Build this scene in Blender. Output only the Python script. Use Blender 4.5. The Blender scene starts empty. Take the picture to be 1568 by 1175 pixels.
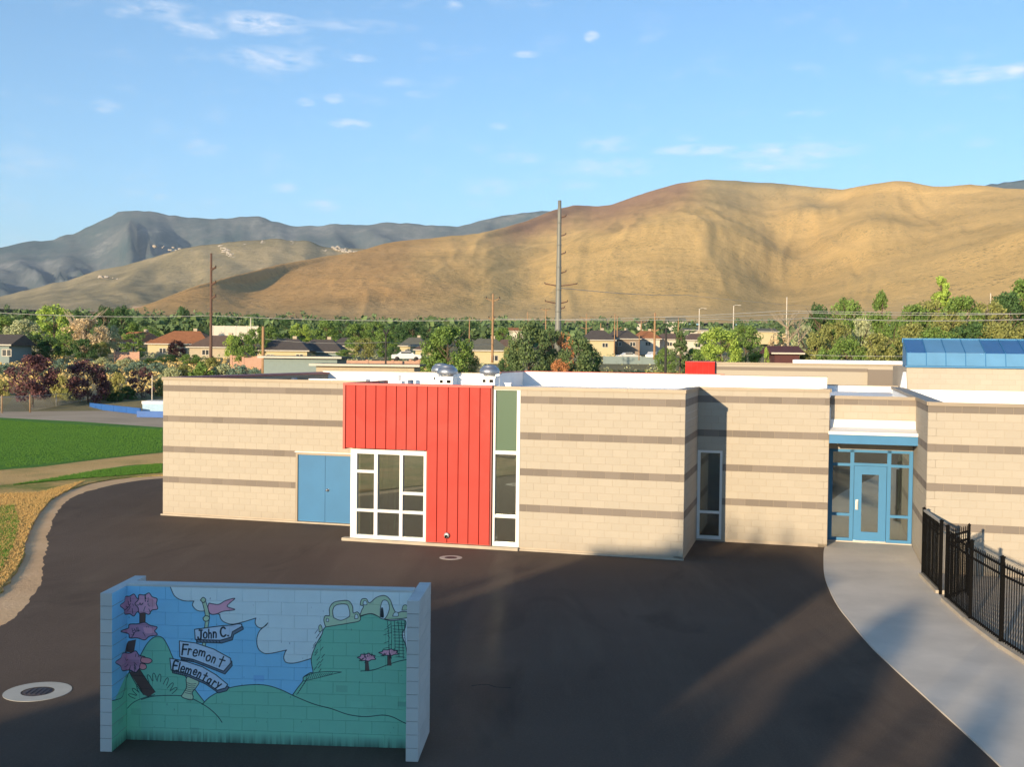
import bpy, bmesh, math, random
import numpy as np
from mathutils import Vector, Matrix, Euler, noise
R = math.radians
rnd = random.Random(7)
sc = bpy.context.scene
col = sc.collection

# ------------------------------------------------------------------ camera
F, PIT, ROL, CAMH, YAW = 1700.0, R(1.62), R(.67), 5.59, R(-15.34)
_c, _s, _cr, _sr = math.cos(PIT), math.sin(PIT), math.cos(ROL), math.sin(ROL)
cam_d = bpy.data.cameras.new('camera'); cam = bpy.data.objects.new('camera', cam_d); col.objects.link(cam)
cam_d.sensor_width = 36; cam_d.lens = 36 * F / 1568; cam_d.clip_start = .1; cam_d.clip_end = 60000
Rv, Uv, Bv = Vector((1, 0, 0)), Vector((0, _s, _c)), Vector((0, -_c, _s))
right = Rv * _cr + Uv * _sr; up = -_sr * Rv + _cr * Uv
m = Matrix((right, up, Bv)).transposed().to_4x4(); m.translation = (0, 0, CAMH)
cam.matrix_world = m; sc.camera = cam

# ------------------------------------------------------------------ sun, sky, exposure
SUN_AZ, SUN_EL = R(29.4), R(10.2)            # heading the light travels (from +Y towards +X) and the sun's height
trav = Vector((math.sin(SUN_AZ) * math.cos(SUN_EL), math.cos(SUN_AZ) * math.cos(SUN_EL), -math.sin(SUN_EL)))
sun_d = bpy.data.lights.new('sun', 'SUN'); sun = bpy.data.objects.new('sun', sun_d); col.objects.link(sun)
sun_d.energy = 5.0; sun_d.angle = R(.55); sun_d.cycles.use_multiple_importance_sampling = False; sun_d.color = (1, .80, .535)
sun.rotation_euler = trav.to_track_quat('-Z', 'Y').to_euler(); sun.location = (-30, -60, 40)
w = bpy.data.worlds.new('World'); sc.world = w; w.use_nodes = True
wn, wl = w.node_tree.nodes, w.node_tree.links
wn.clear()
wo = wn.new('ShaderNodeOutputWorld'); bg = wn.new('ShaderNodeBackground'); sky = wn.new('ShaderNodeTexSky')
sky.sky_type = 'NISHITA'; sky.sun_disc = False; sky.sun_elevation = R(9.8 + 6); sky.sun_rotation = math.pi + SUN_AZ
sky.altitude = 1400; sky.air_density = 1.0; sky.dust_density = .4; sky.ozone_density = 1.6
bg.inputs['Strength'].default_value = .073
# thin clouds: blurred patches placed by direction, broken up by noise
tc = wn.new('ShaderNodeTexCoord'); 
def wmath(op, a, b=None, c=None, clamp=False):
    n = wn.new('ShaderNodeMath'); n.operation = op; n.use_clamp = clamp
    for i, v in enumerate((a, b, c)):
        if v is None: continue
        if isinstance(v, (int, float)): n.inputs[i].default_value = v
        else: wl.new(v, n.inputs[i])
    return n.outputs[0]
sx = wn.new('ShaderNodeSeparateXYZ'); wl.new(tc.outputs['Generated'], sx.inputs[0])
# azimuth and elevation in degrees
azi = wmath('MULTIPLY', wmath('ARCTAN2', sx.outputs[0], sx.outputs[1]), 57.2958)
ele = wmath('MULTIPLY', wmath('ARCSINE', sx.outputs[2]), 57.2958)
cv = wn.new('ShaderNodeCombineXYZ'); wl.new(azi, cv.inputs[0]); wl.new(ele, cv.inputs[1])
def wnoise(scale, detail, sxx, syy, rough=.6):
    mp = wn.new('ShaderNodeMapping'); mp.inputs['Scale'].default_value = (sxx, syy, 1); wl.new(cv.outputs[0], mp.inputs[0])
    n = wn.new('ShaderNodeTexNoise'); n.inputs['Scale'].default_value = scale; n.inputs['Detail'].default_value = detail
    n.inputs['Roughness'].default_value = rough; wl.new(mp.outputs[0], n.inputs['Vector'])
    return n.outputs['Fac']
n1 = wnoise(1.0, 6, .9, 2.6); n2 = wnoise(1.0, 3, .35, .9)
CL = [(398, 52, 62, 15, 1.0), (300, 68, 40, 10, .8), (410, 104, 62, 17, .75), (250, 45, 50, 14, .45), (545, 48, 80, 9, .4), (685, 13, 16, 6, .8),
      (465, 165, 12, 6, .9), (508, 158, 14, 7, .8), (533, 195, 28, 7, .9), (640, 148, 22, 5, .6), (162, 187, 20, 9, .6), (310, 238, 30, 12, .45),
      (899, 61, 11, 8, 1.0), (800, 86, 20, 5, .7), (1480, 149, 75, 12, .75), (1555, 148, 30, 10, .6), (1060, 235, 60, 8, .8), (1210, 242, 95, 12, .8),
      (925, 223, 40, 12, .5), (925, 258, 85, 13, .55), (1185, 262, 70, 9, .6), (1050, 216, 18, 5, .6), (490, 318, 26, 9, .7), (435, 293, 20, 7, .6),
      (745, 287, 42, 14, .4), (35, 272, 60, 22, .3), (760, 194, 14, 6, .5), (247, 314, 11, 5, .8), (600, 131, 40, 7, .35), (1225, 188, 28, 5, .4),
      (1490, 245, 20, 6, .4), (880, 285, 30, 9, .4), (180, 52, 18, 7, .4), (545, 96, 24, 6, .5), (790, 243, 40, 8, .5)]
tot = None
for (px, py, rx_, ry_, st) in CL:
    ax = math.degrees(math.atan((px - 784) / F)); ay = math.degrees(math.atan((539 + .0117 * (px - 784) - py) / F))
    dx = wmath('MULTIPLY', wmath('SUBTRACT', azi, ax), F / 57.3 / rx_ / 1.25)
    dy = wmath('MULTIPLY', wmath('SUBTRACT', ele, ay), F / 57.3 / ry_ / 1.25)
    d2 = wmath('ADD', wmath('MULTIPLY', dx, dx), wmath('MULTIPLY', dy, dy))
    g = wmath('MULTIPLY', wmath('SUBTRACT', 1.0, d2, clamp=True), st)
    tot = g if tot is None else wmath('ADD', tot, g)
# thin streaks all round the rest of the sky
band = wmath('MULTIPLY', wmath('MULTIPLY', wmath('SUBTRACT', n2, .56, clamp=True), 1.6), 1.0)
tot = wmath('ADD', tot, band)
edge = wmath('MULTIPLY', wmath('SUBTRACT', n1, .36, clamp=True), 3.4, clamp=True)
cf = wmath('MULTIPLY', wmath('MULTIPLY', tot, edge), .8, clamp=True)
mx = wn.new('ShaderNodeMix'); mx.data_type = 'RGBA'; wl.new(cf, mx.inputs[0]); 
gain = wn.new('ShaderNodeMix'); gain.data_type = 'RGBA'; gain.blend_type = 'MULTIPLY'; gain.inputs[0].default_value = 1
gain.inputs[7].default_value = (.68, 1.03, 1.22, 1); wl.new(sky.outputs[0], gain.inputs[6])
wl.new(gain.outputs[2], mx.inputs[6]); mx.inputs[7].default_value = (6.6, 6.7, 7.2, 1)
CLOUD = mx; SKYGAIN = gain
wl.new(mx.outputs[2], bg.inputs['Color']); wl.new(bg.outputs[0], wo.inputs[0])
sc.view_settings.view_transform = 'Standard'; sc.view_settings.look = 'None'; sc.view_settings.gamma = 1
sc.view_settings.use_curve_mapping = False
sc.view_settings.exposure = 1.26
sc.render.engine = 'CYCLES'
sc.cycles.use_denoising = True; sc.cycles.max_bounces = 8; sc.cycles.transparent_max_bounces = 16
sc.cycles.diffuse_bounces = 3; sc.cycles.volume_bounces = 0; sc.cycles.blur_glossy = 0.0; sc.cycles.caustics_reflective = True
sc.cycles.sample_clamp_indirect = 120

# ------------------------------------------------------------------ measuring: pixel of the photograph -> point of the place
def ray(px, py):
    x, y = px - 784, py - 587.5
    x, y = x * _cr + y * _sr, -x * _sr + y * _cr
    return (x / F, (F * _c - y * _s) / F, (-F * _s - y * _c) / F)
def gnd(px, py, z=0.0):
    d = ray(px, py); t = (z - CAMH) / d[2]; return (d[0] * t, d[1] * t)
def at(px, py, Y):
    d = ray(px, py); t = Y / d[1]; return Vector((d[0] * t, Y, CAMH + d[2] * t))
AX = Vector((math.cos(YAW), math.sin(YAW), 0)); NX = Vector((-AX.y, AX.x, 0))
def W(T, D, z=0.0): return AX * T + NX * D + Vector((0, 0, z))

# ------------------------------------------------------------------ small mesh kit
def tag(o, label=None, cat=None, group=None, kind=None):
    if label: o['label'] = label
    if cat: o['category'] = cat
    if group: o['group'] = group
    if kind: o['kind'] = kind
    return o
def link(name, me, mat=None, parent=None, loc=None, rz=0):
    o = bpy.data.objects.new(name, me); col.objects.link(o)
    if mat is not None and me is not None and len(me.materials) == 0: me.materials.append(mat)
    if parent is not None: o.parent = parent
    if loc is not None: o.location = loc
    if rz: o.rotation_euler.z = rz
    return o
def empty(name, loc=(0, 0, 0), rz=0, label=None, cat=None, group=None):
    o = bpy.data.objects.new(name, None); col.objects.link(o); o.location = loc; o.rotation_euler.z = rz
    o.empty_display_size = .1
    return tag(o, label, cat, group)
class MB:
    def __init__(s): s.v = []; s.f = []; s.sm = []
    def add(s, v, f, smooth=False):
        b = len(s.v); s.v += [tuple(p) for p in v]; s.f += [tuple(b + i for i in q) for q in f]; s.sm += [smooth] * len(f); return s
    def box(s, x0, x1, y0, y1, z0, z1):
        v = [(x0, y0, z0), (x1, y0, z0), (x1, y1, z0), (x0, y1, z0), (x0, y0, z1), (x1, y0, z1), (x1, y1, z1), (x0, y1, z1)]
        return s.add(v, [(0, 3, 2, 1), (4, 5, 6, 7), (0, 1, 5, 4), (1, 2, 6, 5), (2, 3, 7, 6), (3, 0, 4, 7)])
    def bar(s, p, q, w_=.05, h=None):      # square bar between two points
        h = h or w_; p = Vector(p); q = Vector(q); d = (q - p).normalized()
        u = d.cross(Vector((0, 0, 1)));
        if u.length < 1e-4: u = Vector((1, 0, 0))
        u.normalize(); k = u.cross(d).normalized(); v = []
        for c in (p, q):
            for a, b in ((-1, -1), (1, -1), (1, 1), (-1, 1)): v.append(c + u * a * w_ / 2 + k * b * h / 2)
        return s.add(v, [(0, 1, 2, 3), (7, 6, 5, 4), (0, 4, 5, 1), (1, 5, 6, 2), (2, 6, 7, 3), (3, 7, 4, 0)])
    def tube(s, pts, rad, n=8, cap=True, r2=None):
        pts = [Vector(p) for p in pts]; N = len(pts); rings = []
        for i, p in enumerate(pts):
            d = (pts[min(i + 1, N - 1)] - pts[max(i - 1, 0)]).normalized()
            u = d.cross(Vector((0, 0, 1)))
            if u.length < 1e-3: u = Vector((1, 0, 0))
            u.normalize(); k = u.cross(d)
            r_ = rad if r2 is None else rad + (r2 - rad) * i / (N - 1)
            rings.append([p + (u * math.cos(2 * math.pi * j / n) + k * math.sin(2 * math.pi * j / n)) * r_ for j in range(n)])
        v = [q for r_ in rings for q in r_]; f = []
        for i in range(N - 1):
            for j in range(n): f.append((i * n + j, i * n + (j + 1) % n, (i + 1) * n + (j + 1) % n, (i + 1) * n + j))
        if cap: f += [tuple(range(n))[::-1], tuple((N - 1) * n + j for j in range(n))]
        return s.add(v, f, n > 6)
    def lathe(s, prof, n=24, c=(0, 0, 0)):
        v = []; f = []
        for (r_, z) in prof:
            for j in range(n):
                a = 2 * math.pi * j / n; v.append((c[0] + r_ * math.cos(a), c[1] + r_ * math.sin(a), c[2] + z))
        for i in range(len(prof) - 1):
            for j in range(n): f.append((i * n + j, i * n + (j + 1) % n, (i + 1) * n + (j + 1) % n, (i + 1) * n + j))
        f.append(tuple((len(prof) - 1) * n + j for j in range(n)))
        return s.add(v, f, True)
    def mesh(s, name):
        me = bpy.data.meshes.new(name); me.from_pydata(s.v, [], s.f); me.update()
        me.polygons.foreach_set('use_smooth', s.sm); return me
    def build(s, name, mat, parent=None, **k):
        return link(name, s.mesh(name), mat, parent, **k)
def prism(poly, z0, z1, up_only=False):
    """polygon (ccw list of xy) extruded z0..z1"""
    n = len(poly); v = [(x, y, z1) for x, y in poly]; f = [tuple(range(n))]
    if not up_only:
        v += [(x, y, z0) for x, y in poly]
        f += [(i, n + i, n + (i + 1) % n, (i + 1) % n) for i in range(n)]
    mb = MB(); mb.add(v, f); return mb
def ccw(p):
    a = sum(p[i][0] * p[(i + 1) % len(p)][1] - p[(i + 1) % len(p)][0] * p[i][1] for i in range(len(p)))
    return p if a > 0 else p[::-1]
def smoothline(pts, k=6):
    out = []
    P = [pts[0]] + list(pts) + [pts[-1]]
    for i in range(1, len(P) - 2):
        p0, p1, p2, p3 = [np.array(P[j], float) for j in (i - 1, i, i + 1, i + 2)]
        for j in range(k):
            t = j / k
            out.append(tuple(.5 * ((2 * p1) + (-p0 + p2) * t + (2 * p0 - 5 * p1 + 4 * p2 - p3) * t * t + (-p0 + 3 * p1 - 3 * p2 + p3) * t ** 3)))
    out.append(tuple(pts[-1])); return out

# ------------------------------------------------------------------ materials
class NT:
    def __init__(s, name):
        s.m = bpy.data.materials.new(name); s.m.use_nodes = True; s.t = s.m.node_tree; s.n = s.t.nodes; s.l = s.t.links
        s.b = s.n['Principled BSDF']; s.out = s.n['Material Output']
    def new(s, t, **kw):
        n = s.n.new(t)
        for k, v in kw.items(): setattr(n, k, v)
        return n
    def put(s, sock, v):
        if v is None: return
        if isinstance(v, bpy.types.NodeSocket): s.l.new(v, sock)
        else: sock.default_value = v
    def coord(s, kind='Object', scale=(1, 1, 1), rot=(0, 0, 0)):
        c = s.new('ShaderNodeTexCoord'); mp = s.new('ShaderNodeMapping'); mp.inputs['Scale'].default_value = scale; mp.inputs['Rotation'].default_value = rot
        if kind == 'World':
            g = s.new('ShaderNodeNewGeometry'); s.l.new(g.outputs['Position'], mp.inputs[0])
        else: s.l.new(c.outputs[kind], mp.inputs[0])
        return mp.outputs[0]
    def noise(s, scale, detail=4, rough=.55, vec=None, dist=0.0):
        n = s.new('ShaderNodeTexNoise'); n.inputs['Scale'].default_value = scale; n.inputs['Detail'].default_value = detail
        n.inputs['Roughness'].default_value = rough; n.inputs['Distortion'].default_value = dist
        if vec is not None: s.l.new(vec, n.inputs['Vector'])
        return n.outputs['Fac']
    def ramp(s, fac, stops, interp='LINEAR'):
        r = s.new('ShaderNodeValToRGB'); r.color_ramp.interpolation = interp; e = r.color_ramp.elements
        while len(e) < len(stops): e.new(.5)
        for i, (p, c) in enumerate(stops):
            e[i].position = p; e[i].color = (*c, 1) if len(c) == 3 else c
        s.l.new(fac, r.inputs[0]); return r.outputs[0]
    def mix(s, fac, a, b, blend='MIX'):
        n = s.new('ShaderNodeMix'); n.data_type = 'RGBA'; n.blend_type = blend
        for sock, v in ((n.inputs[0], fac), (n.inputs[6], a), (n.inputs[7], b)):
            if isinstance(v, tuple) and len(v) == 3: v = (*v, 1)
            s.put(sock, v)
        return n.outputs[2]
    def math(s, op, a, b=None, clamp=False):
        n = s.new('ShaderNodeMath'); n.operation = op; n.use_clamp = clamp; s.put(n.inputs[0], a)
        if b is not None: s.put(n.inputs[1], b)
        return n.outputs[0]
    def bump(s, h, strength=.3, dist=.02):
        n = s.new('ShaderNodeBump'); n.inputs['Strength'].default_value = strength; n.inputs['Distance'].default_value = dist
        s.l.new(h, n.inputs['Height']); s.l.new(n.outputs[0], s.b.inputs['Normal']); return n
    def fin(s, color=None, rough=None, metal=None, spec=None):
        if color is not None: s.put(s.b.inputs['Base Color'], (*color, 1) if isinstance(color, tuple) and len(color) == 3 else color)
        if rough is not None: s.put(s.b.inputs['Roughness'], rough)
        if metal is not None: s.put(s.b.inputs['Metallic'], metal)
        if spec is not None: s.b.inputs['Specular IOR Level'].default_value = spec
        return s.m
def simple(name, c, rough=.6, metal=0, var=.12, scale=3.0, spec=.5, bump=0, kind='Object'):
    t = NT(name); n = t.noise(scale, 5, .6, t.coord(kind))
    cc = t.ramp(n, [(.25, tuple(v * (1 - var) for v in c)), (.75, tuple(min(1, v * (1 + var)) for v in c))])
    if bump: t.bump(t.noise(scale * 12, 3, .6, t.coord(kind)), bump, .01)
    return t.fin(cc, rough, metal, spec)
def block_mat(name, c, var=.16):
    t = NT(name); g = t.new('ShaderNodeNewGeometry'); oi = t.new('ShaderNodeObjectInfo')
    r_ = t.math('FRACT', t.math('ADD', g.outputs['Random Per Island'], oi.outputs['Random']))
    a = t.mix(r_, tuple(v * (1 - var) for v in c), tuple(v * (1 + var * .7) for v in c))
    n = t.noise(1.1, 6, .65, t.coord('World')); n2 = t.noise(60, 3, .7, t.coord('World'))
    a = t.mix(t.math('MULTIPLY', n, .22), a, tuple(v * .72 for v in c))
    # faint dirt splash near the ground, where rain throws it up
    z = t.new('ShaderNodeSeparateXYZ'); t.l.new(t.coord('World'), z.inputs[0])
    s_ = t.math('MULTIPLY', t.math('SUBTRACT', .55, z.outputs[2], clamp=True), t.noise(2.5, 4, .6, t.coord('World')), clamp=True)
    a = t.mix(t.math('MULTIPLY', s_, .8, clamp=True), a, (c[0] * .62, c[1] * .55, c[2] * .5))
    t.bump(n2, .35, .006)
    return t.fin(a, .9, 0, .25)
M = {}
M['tan'] = block_mat('tan_block', (.43, .378, .305), .035)
M['dark'] = block_mat('brown_block', (.22, .185, .155), .12)
M['mortar'] = simple('mortar', (.42, .345, .26), .95, 0, .1, 4)
M['mortar_dark'] = simple('mortar_brown', (.17, .13, .10), .95, 0, .1, 4)
M['coping'] = simple('coping_metal', (.27, .22, .165), .5, .2, .1, .8)
M['membrane'] = simple('roof_membrane', (.80, .79, .77), .55, 0, .05, .25)
def asphalt():
    t = NT('asphalt'); cw = t.coord('World')
    n1 = t.noise(.12, 5, .6, cw); n2 = t.noise(90, 2, .6, cw); n3 = t.noise(.9, 5, .65, t.coord('World', (1, .12, 1), (0, 0, R(-28))))
    c = t.ramp(n1, [(.3, (.105, .078, .060)), (.55, (.13, .097, .075)), (.8, (.165, .124, .096))])
    c = t.mix(t.math('MULTIPLY', t.math('SUBTRACT', n3, .5, clamp=True), 2.2, clamp=True), c, (.175, .135, .10))
    c = t.mix(t.math('MULTIPLY', t.math('SUBTRACT', n2, .56, clamp=True), 3.0, clamp=True), c, (.15, .14, .13))
    n5 = t.noise(26, 4, .75, cw); c = t.mix(t.math('MULTIPLY', t.math('SUBTRACT', n5, .50, clamp=True), 2.2, clamp=True), c, (.19, .15, .12)); n6 = t.noise(.35, 4, .6, t.coord('World', (1, .5, 1), (0, 0, R(12))), 1.2); c = t.mix(t.math('MULTIPLY', t.math('SUBTRACT', n6, .55, clamp=True), 3.0, clamp=True), c, (.06, .05, .043))
    # pale scuffs of dust
    n4 = t.noise(.55, 7, .72, t.coord('World', (.35, 2.2, 1), (0, 0, R(20))))
    c = t.mix(t.math('MULTIPLY', t.math('SUBTRACT', n4, .62, clamp=True), 3.2, clamp=True), c, (.15, .13, .11))
    t.bump(t.noise(110, 3, .7, cw), .9, .02)
    return t.fin(c, .95, 0, .08)
M['asphalt'] = asphalt()
def earth(name, cols, sc1=.25, bump=.5, bd=.22):
    t = NT(name); cw = t.coord('World'); n1 = t.noise(sc1, 7, .65, cw); n2 = t.noise(9, 5, .7, cw)
    f = t.math('ADD', t.math('MULTIPLY', n1, .7), t.math('MULTIPLY', n2, .3))
    c = t.ramp(f, [(.3 + .4 * i / (len(cols) - 1), k) for i, k in enumerate(cols)])
    t.bump(n2, bump, bd)
    return t.fin(c, .95, 0, .15)
M['lawn'] = earth('green_lawn', [(.08, .20, .035), (.12, .28, .045), (.17, .33, .06)], .12, 1.0)
M['drygrass'] = earth('dry_golden_grass', [(.50, .38, .13), (.80, .52, .21), (.86, .60, .27)], .35, 1.0)
M['mixgrass'] = earth('patchy_grass', [(.12, .22, .045), (.36, .34, .09), (.76, .50, .19), (.84, .58, .25)], .35, 1.0)
M['dirt'] = earth('bare_dirt', [(.58, .36, .19), (.70, .45, .24), (.76, .52, .30)], .6, .5, .05)
M['field_dirt'] = earth('field_dirt', [(.36, .275, .19), (.48, .37, .255), (.56, .44, .31)], .15, .4, .05)
M['valley'] = earth('valley_scrub', [(.14, .15, .07), (.26, .22, .11), (.42, .32, .16)], .06, .6)
M['concrete'] = simple('concrete', (.60, .53, .44), .85, 0, .13, .7, .3, .3, 'World')
M['curb'] = simple('curb_concrete', (.42, .36, .28), .85, 0, .15, 2, .3, .3, 'World')

# ------------------------------------------------------------------ setting: ground sheets
def terr(x, y):
    d = math.hypot(x, y)
    if y < 0: d = min(d, 95)
    z = np.interp(d, [0, 104, 150, 190, 250, 420, 700, 1200, 2500, 20000], [0, 0, 2.7, 3.9, 5.0, 9, 18, 38, 60, 60])
    if d > 104: z += (noise.noise(Vector((x * .012, y * .012, 0))) * .9) * min(1, (d - 104) / 120)
    return float(z)
def polar_grid(name, radii, n, mat, zf, dz=0.0):
    v = []; f = []
    for r_ in radii:
        for j in range(n):
            a = 2 * math.pi * j / n; x, y = r_ * math.sin(a), r_ * math.cos(a); v.append((x, y, zf(x, y) + dz))
    for i in range(len(radii) - 1):
        for j in range(n): f.append((i * n + j, (i + 1) * n + j, (i + 1) * n + (j + 1) % n, i * n + (j + 1) % n))
    v.append((0, 0, dz)); c = len(v) - 1
    for j in range(n): f.append((c, j, (j + 1) % n))
    mb = MB(); mb.add(v, f, True); o = mb.build(name, mat)
    return tag(o, kind='structure')
polar_grid('ground', [8, 30, 60, 90, 104, 115, 130, 150, 180, 220, 270, 330, 400, 500, 620, 800, 1000, 1300, 1800, 2500, 4000, 8000, 16000, 24000], 160, M['valley'], terr, -.06)
def sheet(name, poly, z, mat, z0=None, **k):
    p = ccw([tuple(q[:2]) for q in poly]); mb = prism(p, z0 if z0 is not None else z - .05, z)
    o = mb.build(name, mat); 
    return tag(o, kind='structure')
G = lambda L: [gnd(*p) for p in L]
# dirt play field beyond the lawn
sheet('dirt_field', [gnd(-900, 700), gnd(-900, 640), gnd(-300, 630), (-75, 104), (-44, 103), (-30, 101), (-20, 97), (0, 100), (2, 60), (-14, 46), (-14, 30)], -.03, M['field_dirt'])
# turf stands a little proud of the bare strip that edges the asphalt
edge_out = smoothline(G([(330, 727), (248, 729), (190, 733), (140, 741), (105, 752), (78, 767), (60, 788), (47, 812), (38, 835), (38, 850), (28, 872), (12, 895), (-8, 915), (-60, 960), (-160, 1040), (-330, 1170), (-700, 1500)]), 14)
edge_out = [(x + noise.noise(Vector((x * 1.7, y * 1.7, 3))) * .08 + noise.noise(Vector((x * 6, y * 6, 3))) * .03, y + noise.noise(Vector((x * 1.7, y * 1.7, 9))) * .08) for x, y in edge_out]
far_lawn = G([(-700, 690), (-300, 655), (0, 641), (120, 647), (248, 656), (420, 668)])
turf_poly = edge_out + [(-40, 3), (-90, 3)] + [(-100, 60)] + far_lawn + [(-8, 66), (-9, 52)]
sheet('turf', turf_poly, .035, M['mixgrass'], -.05)
lawn_near = smoothline(G([(-700, 800), (-200, 744), (0, 722), (60, 717), (130, 708), (190, 701), (248, 695), (420, 680)]), 5)
sheet('lawn', far_lawn[::-1] and (lawn_near + [far_lawn[-1]] + far_lawn[::-1][1:]), .06, M['lawn'], .0)
gold = smoothline(G([(-300, 775), (0, 745), (80, 734), (150, 722), (200, 714), (248, 711), (330, 706)]), 5)
gold2 = smoothline(G([(-300, 800), (0, 758), (60, 747), (120, 731), (170, 722), (248, 713.5), (330, 708)]), 5)
sheet('dry_grass_strip', lawn_near[8:] [::1] + gold[::-1], .045, M['drygrass'], .0)
green2_lo = smoothline(G([(20, 745), (90, 738), (150, 732), (248, 726), (330, 722)]), 5)
sheet('green_grass_strip', smoothline(G([(20, 744), (90, 733), (150, 722), (200, 714.5), (248, 711.5), (330, 706.5)]), 5) + green2_lo[::-1], .052, M['lawn'], .0)
dry2_hi = green2_lo
# bare dirt strip
asph_edge = smoothline(G([(330, 730), (248, 733), (200, 738), (160, 746), (125, 756), (102, 768), (90, 782), (80, 797), (77, 810), (72, 825), (73, 840), (66, 858), (66, 875), (62, 895), (50, 915), (20, 948), (-20, 972), (-90, 1015), (-200, 1080), (-420, 1220), (-800, 1500)]), 16)
asph_edge = [(x + noise.noise(Vector((x * 2.1, y * 2.1, 0))) * .07 + noise.noise(Vector((x * 7, y * 7, 0))) * .03, y + noise.noise(Vector((x * 2.1, y * 2.1, 5))) * .07) for x, y in asph_edge]
sheet('dirt_strip', edge_out + asph_edge[::-1], -.004, M['dirt'], -.05)
# asphalt yard
walk_edge = smoothline([tuple(W(.32, 33.45)[:2])] + G([(1261, 850), (1262, 880), (1270, 905), (1283, 930), (1300, 952), (1330, 988), (1370, 1027), (1430, 1082), (1520, 1165), (1640, 1285)]) + [(6.4, 6), (6.3, -6), (6.3, -30)], 6)
asph = asph_edge + [(-60, -10), (-60, -30), (6.3, -30)] + walk_edge[::-1][1:] + [tuple(W(.3, 34)[:2]), tuple(W(-3, 37)[:2]), tuple(W(-21, 37)[:2]), tuple(W(-24, 46)[:2])]
sheet('asphalt_yard', asph, 0.0, M['asphalt'], -.05)
walk = walk_edge + [(9.3, -30)] + [(9.3, 0), (9.38, 20.3), (9.42, 21.3), (9.62, 23.1), (10.05, 25.8), (10.42, 27.9), tuple(W(2.79, 30.4)[:2]), tuple(W(2.79, 34.7)[:2]), tuple(W(.35, 34.7)[:2])]
sheet('concrete_walkway', walk, .03, M['concrete'], -.05)
sheet('play_yard_paving', [(9.3, -30), (9.3, 0), (9.38, 20.3), (9.42, 21.3), (9.62, 23.1), (10.05, 25.8), (10.42, 27.9), tuple(W(2.79, 30.4)[:2]), tuple(W(24, 30.4)[:2]), (34, -30)], .012, M['curb'], -.05)
# ------------------------------------------------------------------ hills
def hill_mat(name, cols, dots, dotcol, sc1=.0025, rocks=None, redtop=None):
    t = NT(name); cw = t.coord('World'); n1 = t.noise(sc1, 9, .62, cw, .6); n2 = t.noise(sc1 * 14, 6, .7, cw)
    f = t.math('ADD', t.math('MULTIPLY', n1, .75), t.math('MULTIPLY', n2, .25))
    c = t.ramp(f, [(.34 + .3 * i / (len(cols) - 1), k) for i, k in enumerate(cols)])
    if redtop:
        z = t.new('ShaderNodeSeparateXYZ'); t.l.new(t.coord('World'), z.inputs[0])
        h = t.math('MULTIPLY', t.math('SUBTRACT', z.outputs[2], redtop[0]), 1 / redtop[1])
        h = t.math('ADD', h, t.math('MULTIPLY', t.math('SUBTRACT', n1, .5), 3.0), clamp=True)
        c = t.mix(h, c, redtop[2])
    nd = t.noise(dots, 3, .75, cw)
    k = t.math('MULTIPLY', t.math('SUBTRACT', nd, .53, clamp=True), 9.0, clamp=True)
    k2 = t.math('MULTIPLY', k, t.math('MULTIPLY', t.math('SUBTRACT', t.noise(sc1 * 3, 5, .6, cw), .40, clamp=True), 4.0, clamp=True))
    c = t.mix(t.math('MULTIPLY', k2, .75), c, dotcol)
    st = t.noise(sc1 * 5, 7, .7, t.coord('World', (1, .35, 2.2), (0, 0, R(35))))
    c = t.mix(t.math('MULTIPLY', t.math('SUBTRACT', st, .56, clamp=True), 3.5, clamp=True), c, tuple(min(1, v * 1.25) for v in cols[-1]))
    if rocks:
        nr = t.noise(rocks[0], 6, .75, cw); kr = t.math('MULTIPLY', t.math('SUBTRACT', nr, rocks[1], clamp=True), 12.0, clamp=True)
        c = t.mix(kr, c, rocks[2])
    t.bump(n2, .8, 6)
    return t.fin(c, 1.0, 0, .05)
def hor(px): return 539 + .0117 * (px - 784)
def hill(name, sky_pts, d_ridge, base_pts, d_base, mat, gul=.12, gfreq=1.0, seed=0, nx=260, ny=70, prof=.85, back=.25, lab=None, pert=3.2):
    xs = [p[0] for p in sky_pts]; ys = [p[1] for p in sky_pts]; bx = [p[0] for p in base_pts]; by = [p[1] for p in base_pts]
    v = []; f = []; x0, x1 = xs[0], xs[-1]
    for j in range(ny + 12):
        t = j / (ny - 1)
        for i in range(nx):
            px = x0 + (x1 - x0) * i / (nx - 1)
            er = (hor(px) - np.interp(px, xs, ys)) / F; eb = (hor(px) - np.interp(px, bx, by)) / F
            er += noise.fractal(Vector((px * .012, seed, 0)), .7, 2.1, 5) * pert / F
            az = math.atan((px - 784) / F)
            if t <= 1:
                d = d_base + (d_ridge - d_base) * t
                e = eb + (er - eb) * t ** prof
                # gullies run down slope: noise stretched along t, warped sideways
                u = px * .008 * gfreq; wv = noise.noise(Vector((u * .6, t * 1.6, seed + 5))) * .9
                g = noise.hetero_terrain(Vector((u + wv + t * .8, t * 1.1, seed)), .9, 2.1, 5, .5) if False else noise.turbulence(Vector((u + wv + t * 1.1, t * 1.5, seed)), 5, False)
                env = math.sin(math.pi * min(1, t ** .8)) if t < 1 else 0
                e += (g - .55) * gul * .45 * (er - eb) * env
                e += noise.fractal(Vector((px * .05, t * 9, seed + 3)), .7, 2.1, 4) * .012 * (er - eb) * min(1, t * 4)
                z = CAMH + e * d
            else:
                d = d_ridge * (1 + back * (t - 1) * 6); z = CAMH + er * d_ridge - (d - d_ridge) * .35
            v.append((math.sin(az) * d / math.cos(az) * math.cos(az), math.cos(az) * d, z))
    for j in range(ny + 11):
        for i in range(nx - 1): f.append((j * nx + i, j * nx + i + 1, (j + 1) * nx + i + 1, (j + 1) * nx + i))
    mb = MB(); mb.add(v, f, True); return tag(mb.build(name, mat), kind='structure')
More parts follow.
